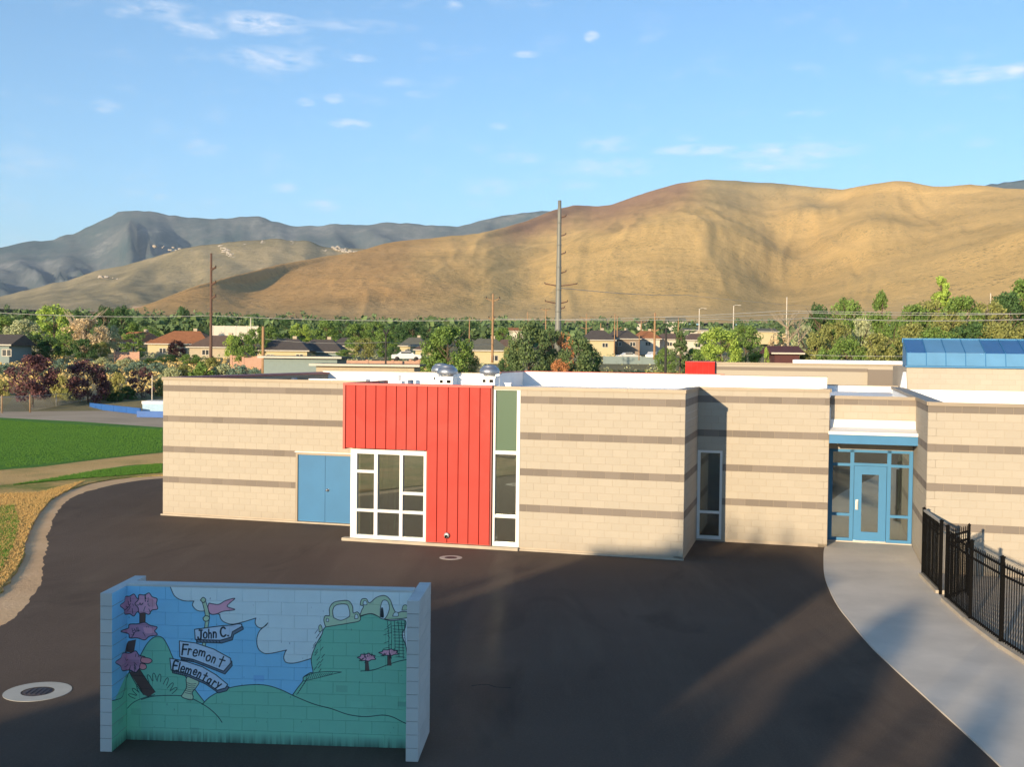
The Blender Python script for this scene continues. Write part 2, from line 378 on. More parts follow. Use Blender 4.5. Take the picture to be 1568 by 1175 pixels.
M['far_mtn'] = hill_mat('forested_mountain', [(.035, .06, .075), (.06, .09, .095), (.12, .13, .13), (.24, .235, .225)], .05, (.02, .032, .028), .0009)
M['scrub'] = hill_mat('scrub_hill', [(.22, .185, .11), (.33, .27, .155), (.46, .36, .21)], .11, (.06, .065, .04), .0022)
M['orange'] = hill_mat('orange_hill', [(.30, .17, .07), (.42, .245, .10), (.52, .34, .145)], .13, (.12, .09, .04), .0022)
M['brown'] = hill_mat('brown_hill', [(.30, .15, .075), (.36, .19, .095), (.42, .29, .14)], .09, (.11, .09, .045), .0018)
M['gold'] = hill_mat('golden_hill', [(.44, .28, .105), (.56, .37, .145), (.68, .48, .21)], .12, (.22, .15, .065), .0020)
M['gold2'] = hill_mat('golden_far_hill', [(.40, .26, .10), (.52, .345, .135), (.64, .45, .2)], .09, (.19, .13, .06), .0018)
BL = [(-1200, 478), (0, 478), (784, 494), (1568, 500), (2800, 505)]
hill('far_mountains', [(-1200, 470), (-600, 440), (-200, 410), (0, 393), (40, 383), (75, 382), (95, 373), (120, 366), (155, 349), (178, 337), (200, 335), (245, 335), (262, 341), (330, 343), (362, 339), (400, 338), (420, 345), (445, 349), (560, 346), (590, 342), (640, 345), (700, 347), (740, 337), (790, 327), (840, 324), (900, 330), (1050, 335), (1400, 330), (1500, 306), (1530, 302), (1568, 299), (1700, 290), (2300, 300), (2900, 340)],
     9500, BL, 5200, M['far_mtn'], 1.1, 2.2, 3, 420, 90, .9)
hill('rocky_hill', [(-1200, 480), (-500, 478), (-60, 470), (0, 461), (60, 447), (110, 434), (150, 422), (200, 409), (235, 400), (280, 388), (320, 381), (345, 375), (375, 373), (430, 370), (465, 372), (500, 380), (545, 380), (600, 388), (700, 410), (800, 440), (900, 470)], 3400, BL, 1700, M['scrub'], .32, 1.3, 11, 260, 70)
# the golden range: one continuous slope rising to the skyline, with spurs and folds in front of it
def range_mat():
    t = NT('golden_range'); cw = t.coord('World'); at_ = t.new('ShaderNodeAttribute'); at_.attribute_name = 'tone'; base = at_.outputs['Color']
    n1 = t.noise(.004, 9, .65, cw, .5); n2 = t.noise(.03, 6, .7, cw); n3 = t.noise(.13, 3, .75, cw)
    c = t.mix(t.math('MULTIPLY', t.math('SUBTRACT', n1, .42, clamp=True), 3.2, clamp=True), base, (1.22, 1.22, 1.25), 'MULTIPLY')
    c = t.mix(t.math('MULTIPLY', t.math('SUBTRACT', .47, n1, clamp=True), 4.0, clamp=True), c, (.84, .84, .82), 'MULTIPLY')
    c = t.mix(t.math('MULTIPLY', t.math('SUBTRACT', n2, .52, clamp=True), 3.5, clamp=True), c, (.80, .78, .72), 'MULTIPLY')
    k = t.math('MULTIPLY', t.math('SUBTRACT', n3, .53, clamp=True), 9.0, clamp=True); k = t.math('MULTIPLY', k, t.math('MULTIPLY', t.math('SUBTRACT', t.noise(.007, 5, .6, cw), .40, clamp=True), 5.0, clamp=True))
    c = t.mix(t.math('MULTIPLY', k, .8), c, (.17, .13, .06))
    # outcrops and a few dark thickets
    kr = t.math('MULTIPLY', t.math('SUBTRACT', t.noise(.022, 7, .78, cw), .66, clamp=True), 14.0, clamp=True); c = t.mix(kr, c, (.13, .105, .06))
    kp = t.math('MULTIPLY', t.math('SUBTRACT', t.noise(.05, 6, .75, t.coord('World', (1, .4, 2.4), (0, 0, R(30)))), .62, clamp=True), 8.0, clamp=True); c = t.mix(t.math('MULTIPLY', kp, .7), c, (.66, .50, .28))
    t.bump(t.math('ADD', n2, t.math('MULTIPLY', n3, .3)), .9, 5)
    return t.fin(c, 1.0, 0, .05)
SKY = [(120, 486), (215, 474), (255, 458), (300, 441), (360, 425), (430, 407), (500, 394), (545, 387), (590, 373), (640, 367), (700, 361), (730, 358), (755, 352), (775, 347), (800, 340), (845, 322), (875, 315), (912, 317), (930, 316), (960, 305), (1000, 293), (1030, 285), (1075, 279), (1110, 282), (1180, 288), (1240, 296), (1285, 301), (1330, 295), (1365, 292), (1385, 294), (1420, 303), (1450, 304), (1480, 302), (1530, 311), (1568, 314), (1700, 318), (2000, 340), (2800, 420)]
DSK = [(120, 1350), (240, 1450), (330, 1750), (500, 2450), (740, 3000), (900, 4200), (1200, 4300), (1330, 3700), (1568, 3500), (2800, 3300)]
#  spur crests: line, distance, how much of the remaining climb follows right behind the crest
SPURS = [([(640, 392), (700, 366), (745, 366), (790, 380), (840, 398), (880, 425), (910, 455)], 2650, .10),
         ([(600, 486), (660, 470), (715, 456), (765, 437), (795, 424), (808, 410), (825, 393), (855, 374), (885, 363), (925, 352), (965, 338), (1005, 330), (1050, 325), (1085, 330), (1110, 342), (1150, 366), (1185, 390), (1215, 412), (1245, 440), (1270, 470)], 2500, .10),
         ([(1150, 470), (1205, 440), (1240, 395), (1262, 370), (1285, 350), (1320, 338), (1360, 342), (1400, 372), (1430, 400)], 2700, .16),
         ([(1225, 372), (1200, 348), (1195, 330), (1215, 318), (1250, 309), (1290, 303)][::1] and [(1130, 352), (1165, 338), (1200, 324), (1240, 314), (1290, 304)], 3300, .05),
         ([(1130, 488), (1200, 468), (1260, 447), (1300, 438), (1350, 424), (1400, 408), (1440, 396), (1480, 387), (1520, 375), (1568, 357), (1650, 340), (1800, 330), (2300, 360), (2800, 440)], 1900, .07),
         ([(230, 486), (330, 470), (420, 455), (500, 440), (560, 428), (640, 420), (720, 432), (790, 455)], 1750, .28)]
nx, ny = 460, 120; PX = np.concatenate([np.linspace(120, 1640, 400), np.linspace(1660, 2800, 60)]); DD = np.linspace(0, 1.12, ny)
E_ = np.zeros((ny, nx)); 
for i, px in enumerate(PX):
    es = (hor(px) - np.interp(px, *zip(*SKY))) / F; eb = (hor(px) - np.interp(px, *zip(*BL)) - 2) / F; ds = np.interp(px, *zip(*DSK)); pts = [(1080, eb)]
    for line, d, k in sorted(SPURS, key=lambda q: q[1]):
        if line[0][0] <= px <= line[-1][0] and d < ds - 100:
            ef = (hor(px) - np.interp(px, *zip(*line))) / F; ef = min(ef, es - .0008); lin = eb + (es - eb) * ((d - 1080) / (ds - 1080)) ** .8; edge_ = min(1, (px - line[0][0]) / 60, (line[-1][0] - px) / 60); ef = lin + (ef - lin) * .85 * max(0, edge_)
            if ef > pts[-1][1]: pts += [(d, ef), (d * 1.13, ef + (es - ef) * k)]
    pts.append((ds, es)); pd, pe = zip(*sorted(pts)); pe = np.maximum.accumulate(pe)
    e = np.interp(1080 + (ds - 1080) * DD, pd, pe); E_[:, i] = e
ker = lambda n, s_: np.exp(-.5 * (np.arange(-n, n + 1) / s_) ** 2) / np.exp(-.5 * (np.arange(-n, n + 1) / s_) ** 2).sum()
Es = np.apply_along_axis(lambda v: np.convolve(np.pad(v, 5, 'edge'), ker(5, 2.2), 'valid'), 0, E_); Es = np.apply_along_axis(lambda v: np.convolve(np.pad(v, 20, 'edge'), ker(20, 7.5), 'valid'), 1, Es)
v = []; f = []; tones = []
mixc = lambda a, b, w_: tuple(x + (y - x) * w_ for x, y in zip(a, b))
for j, s0_ in enumerate(DD):
    for i, px in enumerate(PX):
        ds = float(np.interp(px, *zip(*DSK))); d0 = 1080 + (ds - 1080) * float(s0_); es = (hor(px) - np.interp(px, *zip(*SKY))) / F; eb = (hor(px) - np.interp(px, *zip(*BL)) - 2) / F
        t = min(1.0, (d0 - 1080) / (ds - 1080)); d = d0; e = float(Es[j, i]); w_ = max(0.0, math.sin(math.pi * min(1, t))) ** .7
        X = px * .0135
        wx = noise.noise(Vector((X * .8, t * 2.2, 4.0))) * 1.1
        rid = 1 - abs(noise.noise(Vector((X * .9 + wx + t * 2.6, t * 3.4 - X * .5, 7.0)))) * 2; r2 = 1 - abs(noise.noise(Vector((X * 2.4 + wx * 2 + t * 5.0, t * 8.0 - X, 17.0)))) * 2
        e += ((rid - .62) * .026 + (r2 - .62) * .007 + noise.fractal(Vector((X * 6, t * 14, 3)), .8, 2.1, 4) * .006) * (es - eb) * w_
        if t >= .93: k_ = min(1, (t - .93) / .07); e = e * (1 - k_) + (es - max(0, d0 - ds) * .00003) * k_
        e += noise.fractal(Vector((px * .03, 1.0, 0)), .9, 2.1, 4) * .9 / F * (1 if t > .9 else 0)
        az = math.atan((px - 784) / F); v.append((math.sin(az) * d, math.cos(az) * d, CAMH + e * d))
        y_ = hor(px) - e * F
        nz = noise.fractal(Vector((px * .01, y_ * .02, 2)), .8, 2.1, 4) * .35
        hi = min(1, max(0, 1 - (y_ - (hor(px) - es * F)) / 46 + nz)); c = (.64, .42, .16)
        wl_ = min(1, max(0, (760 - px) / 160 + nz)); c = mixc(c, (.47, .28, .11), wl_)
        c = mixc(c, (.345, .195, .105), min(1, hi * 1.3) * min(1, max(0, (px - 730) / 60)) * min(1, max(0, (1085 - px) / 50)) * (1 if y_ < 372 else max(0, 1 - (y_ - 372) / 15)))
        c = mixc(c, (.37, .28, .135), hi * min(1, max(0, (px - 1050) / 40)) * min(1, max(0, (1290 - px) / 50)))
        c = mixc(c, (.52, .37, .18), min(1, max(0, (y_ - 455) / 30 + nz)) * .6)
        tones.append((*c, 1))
for j in range(ny - 1):
    for i in range(nx - 1): f.append((j * nx + i, j * nx + i + 1, (j + 1) * nx + i + 1, (j + 1) * nx + i))
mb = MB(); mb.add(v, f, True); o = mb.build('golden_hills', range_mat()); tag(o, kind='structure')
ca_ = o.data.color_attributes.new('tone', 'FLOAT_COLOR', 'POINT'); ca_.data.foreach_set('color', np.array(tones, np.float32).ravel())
# pale granite outcrops along the crest of the rocky hill
def rock_mesh(mb, p, s, rr):
    bmv = []
    for (x, y, z) in ICO[0]:
        k = 1 + rr.uniform(-.3, .35); bmv.append((p[0] + x * s * k * 1.4, p[1] + y * s * k, p[2] + z * s * k * .8))
    mb.add(bmv, ICO[1])
_b = bmesh.new(); bmesh.ops.create_icosphere(_b, subdivisions=1, radius=1); ICO = ([tuple(v.co) for v in _b.verts], [tuple(v.index for v in f.verts) for f in _b.faces]); _b.free()
rk = random.Random(5); mb = MB()
def rocky(px, py):   # point on the rocky hill near its crest
    e = (hor(px) - py) / F
    top = (hor(px) - np.interp(px, [235, 280, 345, 430, 500, 545, 600], [400, 388, 375, 370, 380, 380, 388])) / F
    t = min(1, max(0, (e / top))) ** 1.1; d = 1700 + 1700 * t; az = math.atan((px - 784) / F)
    return (math.sin(az) * d, math.cos(az) * d, CAMH + e * d)
for (x0, x1, y0, y1, n_) in [(336, 372, 380, 408, 46), (372, 400, 378, 402, 40), (400, 440, 371, 402, 60), (440, 500, 371, 392, 60), (505, 548, 377, 392, 60), (235, 330, 381, 398, 22), (150, 200, 427, 436, 10)]:
    for i in range(n_):
        u = rk.random(); px = x0 + (x1 - x0) * u; py = y0 + (y1 - y0) * (u * .7 + rk.random() * .3)
        rock_mesh(mb, rocky(px, py + 1.0), rk.uniform(1.5, 5.5), rk)
M['granite'] = simple('pale_granite', (.40, .35, .29), .95, 0, .2, .05, .2)
tag(mb.build('rock_outcrop', M['granite']), 'pale boulders scattered along the crest of the grey green hill', 'rocks', kind='stuff')
# graded building ground cut into the foot of the rocky hill
sheet_m = simple('graded_earth', (.50, .33, .20), .95, 0, .2, .02)
mb = MB()
for (x0, x1, y0, y1, d) in [(203, 262, 469, 478, 1240), (258, 347, 472, 477, 1230)]:
    a_, b_, c_, e_ = at(x0, y1, d), at(x1, y1, d), at(x1, y0, d + 60), at(x0, y0, d + 60)
    a_, b_ = at(x0 - 6, y1 + 14, d - 30), at(x1 + 8, y1 + 14, d - 30); mb.add([a_, b_, c_, e_], [(0, 1, 2, 3)])
tag(mb.build('graded_earth_bank', sheet_m), kind='structure')

# ------------------------------------------------------------------ the air
hz = NT('haze'); hz.n.remove(hz.b); vp = hz.new('ShaderNodeVolumePrincipled')
vp.inputs['Density'].default_value = 3.8e-5; vp.inputs['Color'].default_value = (.62, .80, 1.0, 1); vp.inputs['Anisotropy'].default_value = 0.0
hz.l.new(vp.outputs[0], hz.out.inputs['Volume'])
mb = MB(); mb.box(-26000, 26000, -26000, 26000, -2, 2600)
tag(mb.build('haze', hz.m), 'thin pale blue air between the school and the far mountains', 'haze', kind='stuff')
# ------------------------------------------------------------------ the school
M['red'] = None
def red_mat(name, c):
    t = NT(name); cw = t.coord('World'); n = t.noise(.9, 3, .5, cw, 1.0)
    g = t.new('ShaderNodeObjectInfo')
    a = t.mix(t.math('MULTIPLY', g.outputs['Random'], .5), tuple(v * 1.05 for v in c), tuple(v * .9 for v in c))
    t.bump(n, .25, .05)
    return t.fin(a, t.ramp(n, [(.3, (.5,) * 3), (.7, (.62,) * 3)]), 0, .18)
M['red'] = red_mat('red_panel_paint', (.44, .048, .036))
M['red2'] = red_mat('bright_red_panel_paint', (.58, .012, .008))
M['redcop'] = simple('red_coping_paint', (.50, .045, .03), .45, 0, .08)
M['maroon'] = simple('maroon_coping_paint', (.24, .05, .045), .5, 0, .08)
M['white'] = simple('white_frame_paint', (.72, .70, .66), .45, 0, .04)
M['blue'] = simple('blue_door_paint', (.035, .16, .33), .5, 0, .07, 1.2, .3)
M['blue2'] = simple('blue_frame_paint', (.045, .19, .37), .5, 0, .05, 3, .3)
M['steel'] = simple('spun_aluminium', (.42, .43, .45), .42, .9, .06, 2)
M['chrome'] = simple('satin_steel', (.7, .68, .64), .28, .9, .04)
M['spandrel'] = NT('green_spandrel_glass').fin((.11, .165, .11), .12, 0, .6)
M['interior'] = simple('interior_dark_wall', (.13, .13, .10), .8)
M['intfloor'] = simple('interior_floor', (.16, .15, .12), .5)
M['mint'] = simple('mint_mullion_paint', (.42, .62, .38), .5)
M['black'] = simple('black_fence_paint', (.006, .0055, .005), .75, 0, .1, 3, .08)
M['galv'] = simple('galvanised_steel', (.42, .42, .41), .5, .6, .08)
def glass_mat(name, tint=(.42, .47, .42), refl=.34, rough=.12):
    t = NT(name); t.n.remove(t.b)
    g = t.new('ShaderNodeBsdfGlossy'); g.inputs['Roughness'].default_value = rough; g.inputs['Color'].default_value = (.93, .98, .93, 1)
    tr = t.new('ShaderNodeBsdfTransparent'); tr.inputs['Color'].default_value = (*tint, 1)
    fr = t.new('ShaderNodeFresnel'); fr.inputs['IOR'].default_value = 1.5
    fac = t.math('ADD', fr.outputs[0], refl, clamp=True)
    mxn = t.new('ShaderNodeMixShader'); t.l.new(fac, mxn.inputs[0]); t.l.new(tr.outputs[0], mxn.inputs[1]); g2 = t.new('ShaderNodeBsdfGlossy'); g2.inputs['Roughness'].default_value = .0; g2.inputs['Color'].default_value = (.93, .98, .93, 1); m2 = t.new('ShaderNodeMixShader'); m2.inputs[0].default_value = .4; t.l.new(g2.outputs[0], m2.inputs[1]); t.l.new(g.outputs[0], m2.inputs[2]); t.l.new(m2.outputs[0], mxn.inputs[2])
    t.l.new(mxn.outputs[0], t.out.inputs['Surface']); return t.m
M['glass'] = glass_mat('window_glass')
M['skylight'] = None
OT, OD = -9.0, 30.1
school = empty('school_building', W(OT, OD), YAW, 'long cream block school with brown stripes, red metal front and white flat roof', 'school')
class BB(MB):       # mesh builder in the building's frame (T along the front, D back from it)
    def box(s, T0, T1, D0, D1, z0, z1): return MB.box(s, T0 - OT, T1 - OT, D0 - OD, D1 - OD, z0, z1)
L = lambda T, D, z: Vector((T - OT, D - OD, z))
CH, CW, Z0 = .2032, .4064, .091
IND = {'n': 0}; stuff_t = BB(); stuff_d = BB(); _bm = {}
def block_geo(w_):
    """one block seen from outside: face proud, edges sloped back into the joint; local x along wall, y outward = -y"""
    g = .0025; b = .006; h = CH
    o = [(g, .0, g), (w_ - g, .0, g), (w_ - g, .0, h - g), (g, .0, h - g)]; i = [(g + b * .5, -.004, g + b * .5), (w_ - g - b * .5, -.004, g + b * .5), (w_ - g - b * .5, -.004, h - g - b * .5), (g + b * .5, -.004, h - g - b * .5)]
    return o + i, [(4, 5, 6, 7), (0, 1, 5, 4), (1, 2, 6, 5), (2, 3, 7, 6), (3, 0, 4, 7)]
def block_mesh(w_, dark):
    k = (round(w_, 3), dark)
    if k not in _bm:
        v, f = block_geo(w_); me = bpy.data.meshes.new('block'); me.from_pydata(v, [], f); me.materials.append(M['dark' if dark else 'tan']); _bm[k] = me
    return _bm[k]
def wall(T0, D0, T1, D1, ncourse=22, openings=(), solo='none', top=None, z_start=0.0, bands=(5, 10, 15, 20), thick=.25, first=0, name='wall'):
    """block wall along (T0,D0)->(T1,D1), outside on its right-hand... the side -y of the local frame"""
    p, q = L(T0, D0, 0), L(T1, D1, 0); ln = (q - p).length; ang = math.atan2(q.y - p.y, q.x - p.x)
    mt = MB(); ztop = Z0 + ncourse * CH if top is None else top
    # solid wall body, cut round the openings
    xs = sorted({0.0, ln} | {min(max(a, 0), ln) for o in openings for a in o[:2]}); zs = sorted({z_start, ztop} | {a for o in openings for a in o[2:4]})
    for i in range(len(xs) - 1):
        cz = []
        for k in range(len(zs) - 1):
            x_, z_ = (xs[i] + xs[i + 1]) / 2, (zs[k] + zs[k + 1]) / 2
            if any(o[0] < x_ < o[1] and o[2] < z_ < o[3] for o in openings) or zs[k + 1] > ztop + 1e-6: continue
            cz.append((zs[k], zs[k + 1]))
        run = []
        for a, b in cz:
            if run and abs(run[-1][1] - a) < 1e-6: run[-1] = (run[-1][0], b)
            else: run.append((a, b))
        for a, b in run: MB.box(mt, xs[i], xs[i + 1], .001, thick, a, b)
    wl_ = mt.build(name, M['mortar'], school, loc=p, rz=ang)
    ca, sa = math.cos(ang), math.sin(ang)
    for k in range(first, ncourse):
        zb = Z0 + k * CH; dark = k in bands
        x = -(CW / 2 if k % 2 else 0)
        while x < ln - .01:
            a, b = max(x, 0), min(x + CW, ln); x += CW
            spans = [(a, b)]
            for o in openings:
                if o[2] < zb + CH - .04 and o[3] > zb + .04:
                    ns = []
                    for (u, v_) in spans:
                        if v_ <= o[0] or u >= o[1]: ns.append((u, v_)); continue
                        if u < o[0]: ns.append((u, o[0]))
                        if v_ > o[1]: ns.append((o[1], v_))
                    spans = ns
            for (u, v_) in spans:
                if v_ - u < .03: continue
                single = solo == 'all' or (solo == 'dark' and dark) or callable(solo) and solo(u, k)
                if single and IND['n'] < 299:
                    IND['n'] += 1
                    o = bpy.data.objects.new('block', block_mesh(v_ - u, dark)); col.objects.link(o); o.parent = wl_; o.location = (u, 0, zb)
                else:
                    vv, ff = block_geo(v_ - u); out = []
                    for (lx, ly, lz) in vv:
                        lx += u; out.append((p.x + lx * ca - ly * sa, p.y + lx * sa + ly * ca, zb + lz))
                    (stuff_d if dark else stuff_t).add(out, ff)
    return wl_
D0_, D1_, D2_, D3_ = 32.6, 30.1, 33.5, 30.48
ZT = Z0 + 22 * CH       # 4.561
# fronts
w3 = wall(2.80, D3_, 13.0, D3_, ncourse=21, solo=lambda u, k: u < 2.1 and k < 21 and (k > 4 or u < .9), first=0)
wD0 = wall(-21, D0_, -13.0, D0_, openings=[(4.86, 7.02, 0.05, 2.28)], solo='dark')
wD1 = wall(-8.0, D1_, -3.40, D1_, solo='dark')
wD2 = wall(-3.40, D2_, .38, D2_, openings=[(0.0, .74, .05, 2.72)], solo='dark')
# returns (outside faces to the right of the building)
wall(-3.40, D1_ + .001, -3.40, D2_, solo='none')
wall(.38, D2_ + .001, .38, 34.6, solo='none')
wall(2.80, 34.6, 2.80, D3_ + .001, ncourse=21)
wall(.38, 34.12, 2.80, 34.12, ncourse=21, openings=[(0, 2.42, 0, 3.2)], first=15, z_start=3.2)
wall(-21, 45, -21, D0_, solo='none')          # left end
wall(-13.1, D0_ + .2, -13.1, D1_ + .05, solo='none')
stuff_t.build('tan_block', M['tan'], school)['kind'] = 'stuff'; stuff_d.build('brown_block', M['dark'], school)['kind'] = 'stuff'
# footings that show as a pale line under the fronts
b = BB(); b.box(-21.05, -13.2, D0_ - .06, D0_, -.05, .05); b.build('footing', M['curb'], school)
b = BB(); b.box(-13.35, -8.0, D1_ - .14, D1_ + .1, -.05, .085); b.build('footing', M['curb'], school)
b = BB(); b.box(-8.0, -3.38, D1_ - .05, D1_ + .05, -.05, .04); b.build('footing', M['curb'], school)
b = BB(); b.box(.3, 2.8, 34.55, 35.2, -.05, .055); b.build('threshold_slab', M['concrete'], school)
# copings: metal cap with a drip edge, and the white membrane turned up behind
def coping(T0, D0, T1, D1, z, w_=.32, mat=None, name='coping', h=.085):
    p, q = L(T0, D0, 0), L(T1, D1, 0); ln = (q - p).length; ang = math.atan2(q.y - p.y, q.x - p.x)
    mb = MB(); x = 0
    while x < ln - .01:
        x2 = min(x + 3.05, ln); e = .004 if x2 < ln else 0
        v = [(x, -.035, z - h), (x2 - e, -.035, z - h), (x2 - e, -.035, z + .012), (x, -.035, z + .012), (x, w_, z - .01), (x2 - e, w_, z - .01), (x, w_, z - h), (x2 - e, w_, z - h), (x, -.005, z - h), (x2 - e, -.005, z - h)]
        mb.add(v, [(0, 1, 2, 3), (3, 2, 5, 4), (4, 5, 7, 6), (8, 9, 1, 0), (0, 3, 4, 6, 8), (1, 9, 7, 5, 2)]); x = x2
    return mb.build(name, mat or M['coping'], school, loc=p, rz=ang)
zc = ZT + .05
coping(-21.04, D0_, -13.25, D0_, zc)
coping(-8.03, D1_, -3.38, D1_, zc); coping(-8.82, D1_, -8.03, D1_, zc)
coping(-3.37, D2_, .40, D2_, zc)
coping(-3.40, D1_ + .02, -3.40, D2_, zc + .003); coping(.40, D2_ + .02, .40, 34.3, zc + .003)
coping(.42, 34.12, 2.8, 34.12, Z0 + 21 * CH + .05)
coping(2.80, D3_, 13, D3_, Z0 + 21 * CH + .06, .4); 
coping(2.80, 45, 2.80, D3_ + .03, Z0 + 21 * CH + .065, .42)
coping(-21, 45, -21, D0_ + .02, zc + .003, mat=M['maroon'])
# back parapets: white membrane on the side we look at
def parapet(T0, D0, T1, D1, z0, z1, cap='coping', name='parapet'):
    p, q = L(T0, D0, 0), L(T1, D1, 0); ln = (q - p).length; ang = math.atan2(q.y - p.y, q.x - p.x)
    mb = MB(); MB.box(mb, 0, ln, 0, .25, z0, z1); o = mb.build(name, M['membrane'], school, loc=p, rz=ang)
    mb = MB(); MB.box(mb, -.03, ln + .03, -.02, .30, z1, z1 + .035); mb.build('coping', M[cap], o)
    x = 1.9; mb = MB()
    while x < ln - .2:      # lapped seams of the membrane
        MB.box(mb, x, x + .05, -.006, 0, z0, z1 - .01); x += 1.9
    if mb.v: mb.build('membrane_seam', M['membrane'], o)
    return o
DZ = 4.08
parapet(-21, 45, -12.9, 45, DZ - .05, 4.66, 'coping')
parapet(-12.9, 45.25, -12.9, 49, DZ - .05, 4.70, 'maroon')
parapet(-12.9, 49, -3.9, 49, DZ - .05, 4.70, 'redcop')
parapet(-3.9, 47.6, .42, 47.6, DZ - .05, 4.70, 'coping')
parapet(.42, 49.5, 3.4, 49.5, DZ - .15, 4.32, 'coping')
# left parapet inner skin, low cricket ridges and decks
b = BB(); b.box(-20.97, -20.75, D0_ + .25, 45, DZ, ZT); b.build('parapet', M['membrane'], school)
b = BB(); b.box(-21, -12.9, D0_ + .25, 45, 3.7, DZ); b.box(-12.9, -3.4, D1_ + .2, 49, 3.7, DZ + .004); b.box(-3.4, .42, D2_ + .2, 49.5, 3.7, DZ + .002); b.box(.42, 3.0, 34.3, 49.5, 3.7, DZ - .002); b.build('roof_deck', M['membrane'], school)
b = BB(); b.box(2.9, 16, D3_ + .25, 45, 3.3, 3.68); b.build('roof_deck', M['membrane'], school)
b = BB(); v = [L(-21 + .3, 38.2, DZ + .35), L(-13, 38.4, DZ + .03), L(-13, 40.2, DZ + .03), L(-20.7, 40.2, DZ + .03), L(-20.7, 36.8, DZ + .03), L(-13, 36.8, DZ + .03)]
# front parapet backs
b.box(-20.75, -13.3, D0_ + .25, D0_ + .32, DZ, ZT); b.box(-8.8, -3.5, D1_ + .25, D1_ + .33, DZ, ZT); b.box(-3.3, .3, D2_ + .25, D2_ + .33, DZ, ZT)
b.box(3.2, 16, D3_ + .25, D3_ + .33, 3.5, Z0 + 21 * CH); b.box(2.82, 3.2, D3_ + .3, 45, 3.5, Z0 + 21 * CH); b.build('parapet_back', M['membrane'], school)
# plates of flashing lying on the front edge
b = BB(); b.box(-18.9, -17.6, 37.0, 37.9, DZ + .1, DZ + .32); b.build('roof_hatch', M['white'], school)
b = BB(); b.box(-15.9, -13.9, D0_ + .40, D0_ + .75, ZT - .05, ZT + .09); b.build('flashing_cover', M['white'], school)

# red metal front
P0 = D1_ - .10
pan = {}
def panel(T0, T1, z0, z1, parent, D=P0, mat='red'):
    k = (round(T1 - T0, 3), round(z1 - z0, 3), mat)
    if k not in pan:
        w_ = T1 - T0; mb = MB(); e = .008; r_ = .022; h = z1 - z0
        mb.add([(e, 0, 0), (w_ - e, 0, 0), (w_ - e, 0, h), (e, 0, h), (0, r_, 0), (w_, r_, 0), (w_, r_, h), (0, r_, h),
                (w_ - .03, 0, 0), (w_ - .03, 0, h), (w_ - .024, -.02, 0), (w_ - .024, -.02, h), (w_ - .012, -.02, 0), (w_ - .012, -.02, h)],
               [(0, 8, 9, 3), (1, 5, 6, 2), (4, 0, 3, 7), (8, 10, 11, 9), (10, 12, 13, 11), (12, 1, 2, 13), (4, 5, 1, 12, 10, 8, 0), (3, 9, 11, 13, 2, 6, 7)])
        me = mb.mesh('metal_panel'); me.materials.append(M[mat]); pan[k] = me
    o = bpy.data.objects.new('metal_panel', pan[k]); col.objects.link(o); o.parent = parent; o.location = L(T0, D, z0) - Vector(parent.location) if parent is not school else L(T0, D, z0)
b = BB(); b.box(-13.28, -10.78, P0 + .024, D1_ + .3, 2.745, ZT + .02); b.box(-10.76, -8.83, P0 + .024, D1_ + .3, .10, ZT + .02)
redw = b.build('red_front', M['redcop'], school)
redw['label'] = 'red standing seam metal front above and beside the windows'
tt = np.linspace(-13.26, -8.84, 15)
for i in range(14): panel(tt[i], tt[i + 1], 2.735 if tt[i] < -10.9 else .12, ZT + .01, redw)
b = BB(); b.box(-13.34, -8.80, P0 - .035, D1_ + .30, ZT + .012, ZT + .075); b.box(-13.34, -13.27, P0 - .03, D1_ + .28, 2.70, ZT + .012); b.box(-13.34, -13.26, D1_ + .3, D1_ + 3.2, ZT - .02, ZT + .075); b.build('coping', M['redcop'], redw)
b = BB(); b.box(-8.83, -8.80, P0, D1_ + .2, .1, ZT + .012); b.build('edge_trim', M['maroon'], redw)
# hose bib on the red wall
hb = empty('hose_bib', W(-10.10, P0 - .02, .33), YAW, 'small tap box low on the red metal wall', 'tap')
mb = MB(); mb.lathe([(.0, 0), (.075, 0), (.085, .03), (.07, .05), (.0, .05)], 16); o = mb.build('plate', M['galv'], hb); o.rotation_euler.x = R(90)
mb = MB(); mb.tube([(0, -.04, 0), (0, -.12, 0), (0, -.15, -.06)], .022, 8); mb.build('spout', M['black'], hb)

# windows ------------------------------------------------------
def bars(name, mat, rects, D, dd, parent=school):
    b = BB()
    for (a, c, z, e) in rects: b.box(a, c, D, D + dd, z, e)
    return b.build(name, mat, parent)
def pane(T0, T1, z0, z1, D, parent, mat='glass', name='pane'):
    b = BB(); b.box(T0, T1, D, D + .012, z0, z1); o = b.build(name, M[mat], parent); return o
# storefront
fd = D1_ - .02
sf = bars('window', M['white'], [(-13.13, -12.93, .086, 2.70), (-12.39, -12.28, .19, 2.57), (-11.60, -11.50, .19, 2.57), (-10.86, -10.76, .086, 2.70),
      (-12.93, -10.86, 2.57, 2.70), (-12.93, -10.86, .086, .19)], fd, .14)
sf['label'] = 'white framed shopfront window of eight panes'
for q_ in [(-12.93, -12.39, 2.01, 2.09), (-12.93, -12.39, .87, .95), (-12.28, -11.60, .87, .95), (-11.50, -10.86, 1.42, 1.50), (-11.50, -10.86, .87, .95)]: bars('mullion', M['white'], [q_], fd + .004, .13, sf)
for (a, c, z, e) in [(-12.93, -12.39, 2.09, 2.57), (-12.93, -12.39, .95, 2.01), (-12.93, -12.39, .19, .87), (-12.28, -11.60, .95, 2.57), (-12.28, -11.60, .19, .87), (-11.50, -10.86, 1.50, 2.57), (-11.50, -10.86, .95, 1.42), (-11.50, -10.86, .19, .87)]:
    pane(a, c, z, e, fd + .06, sf)
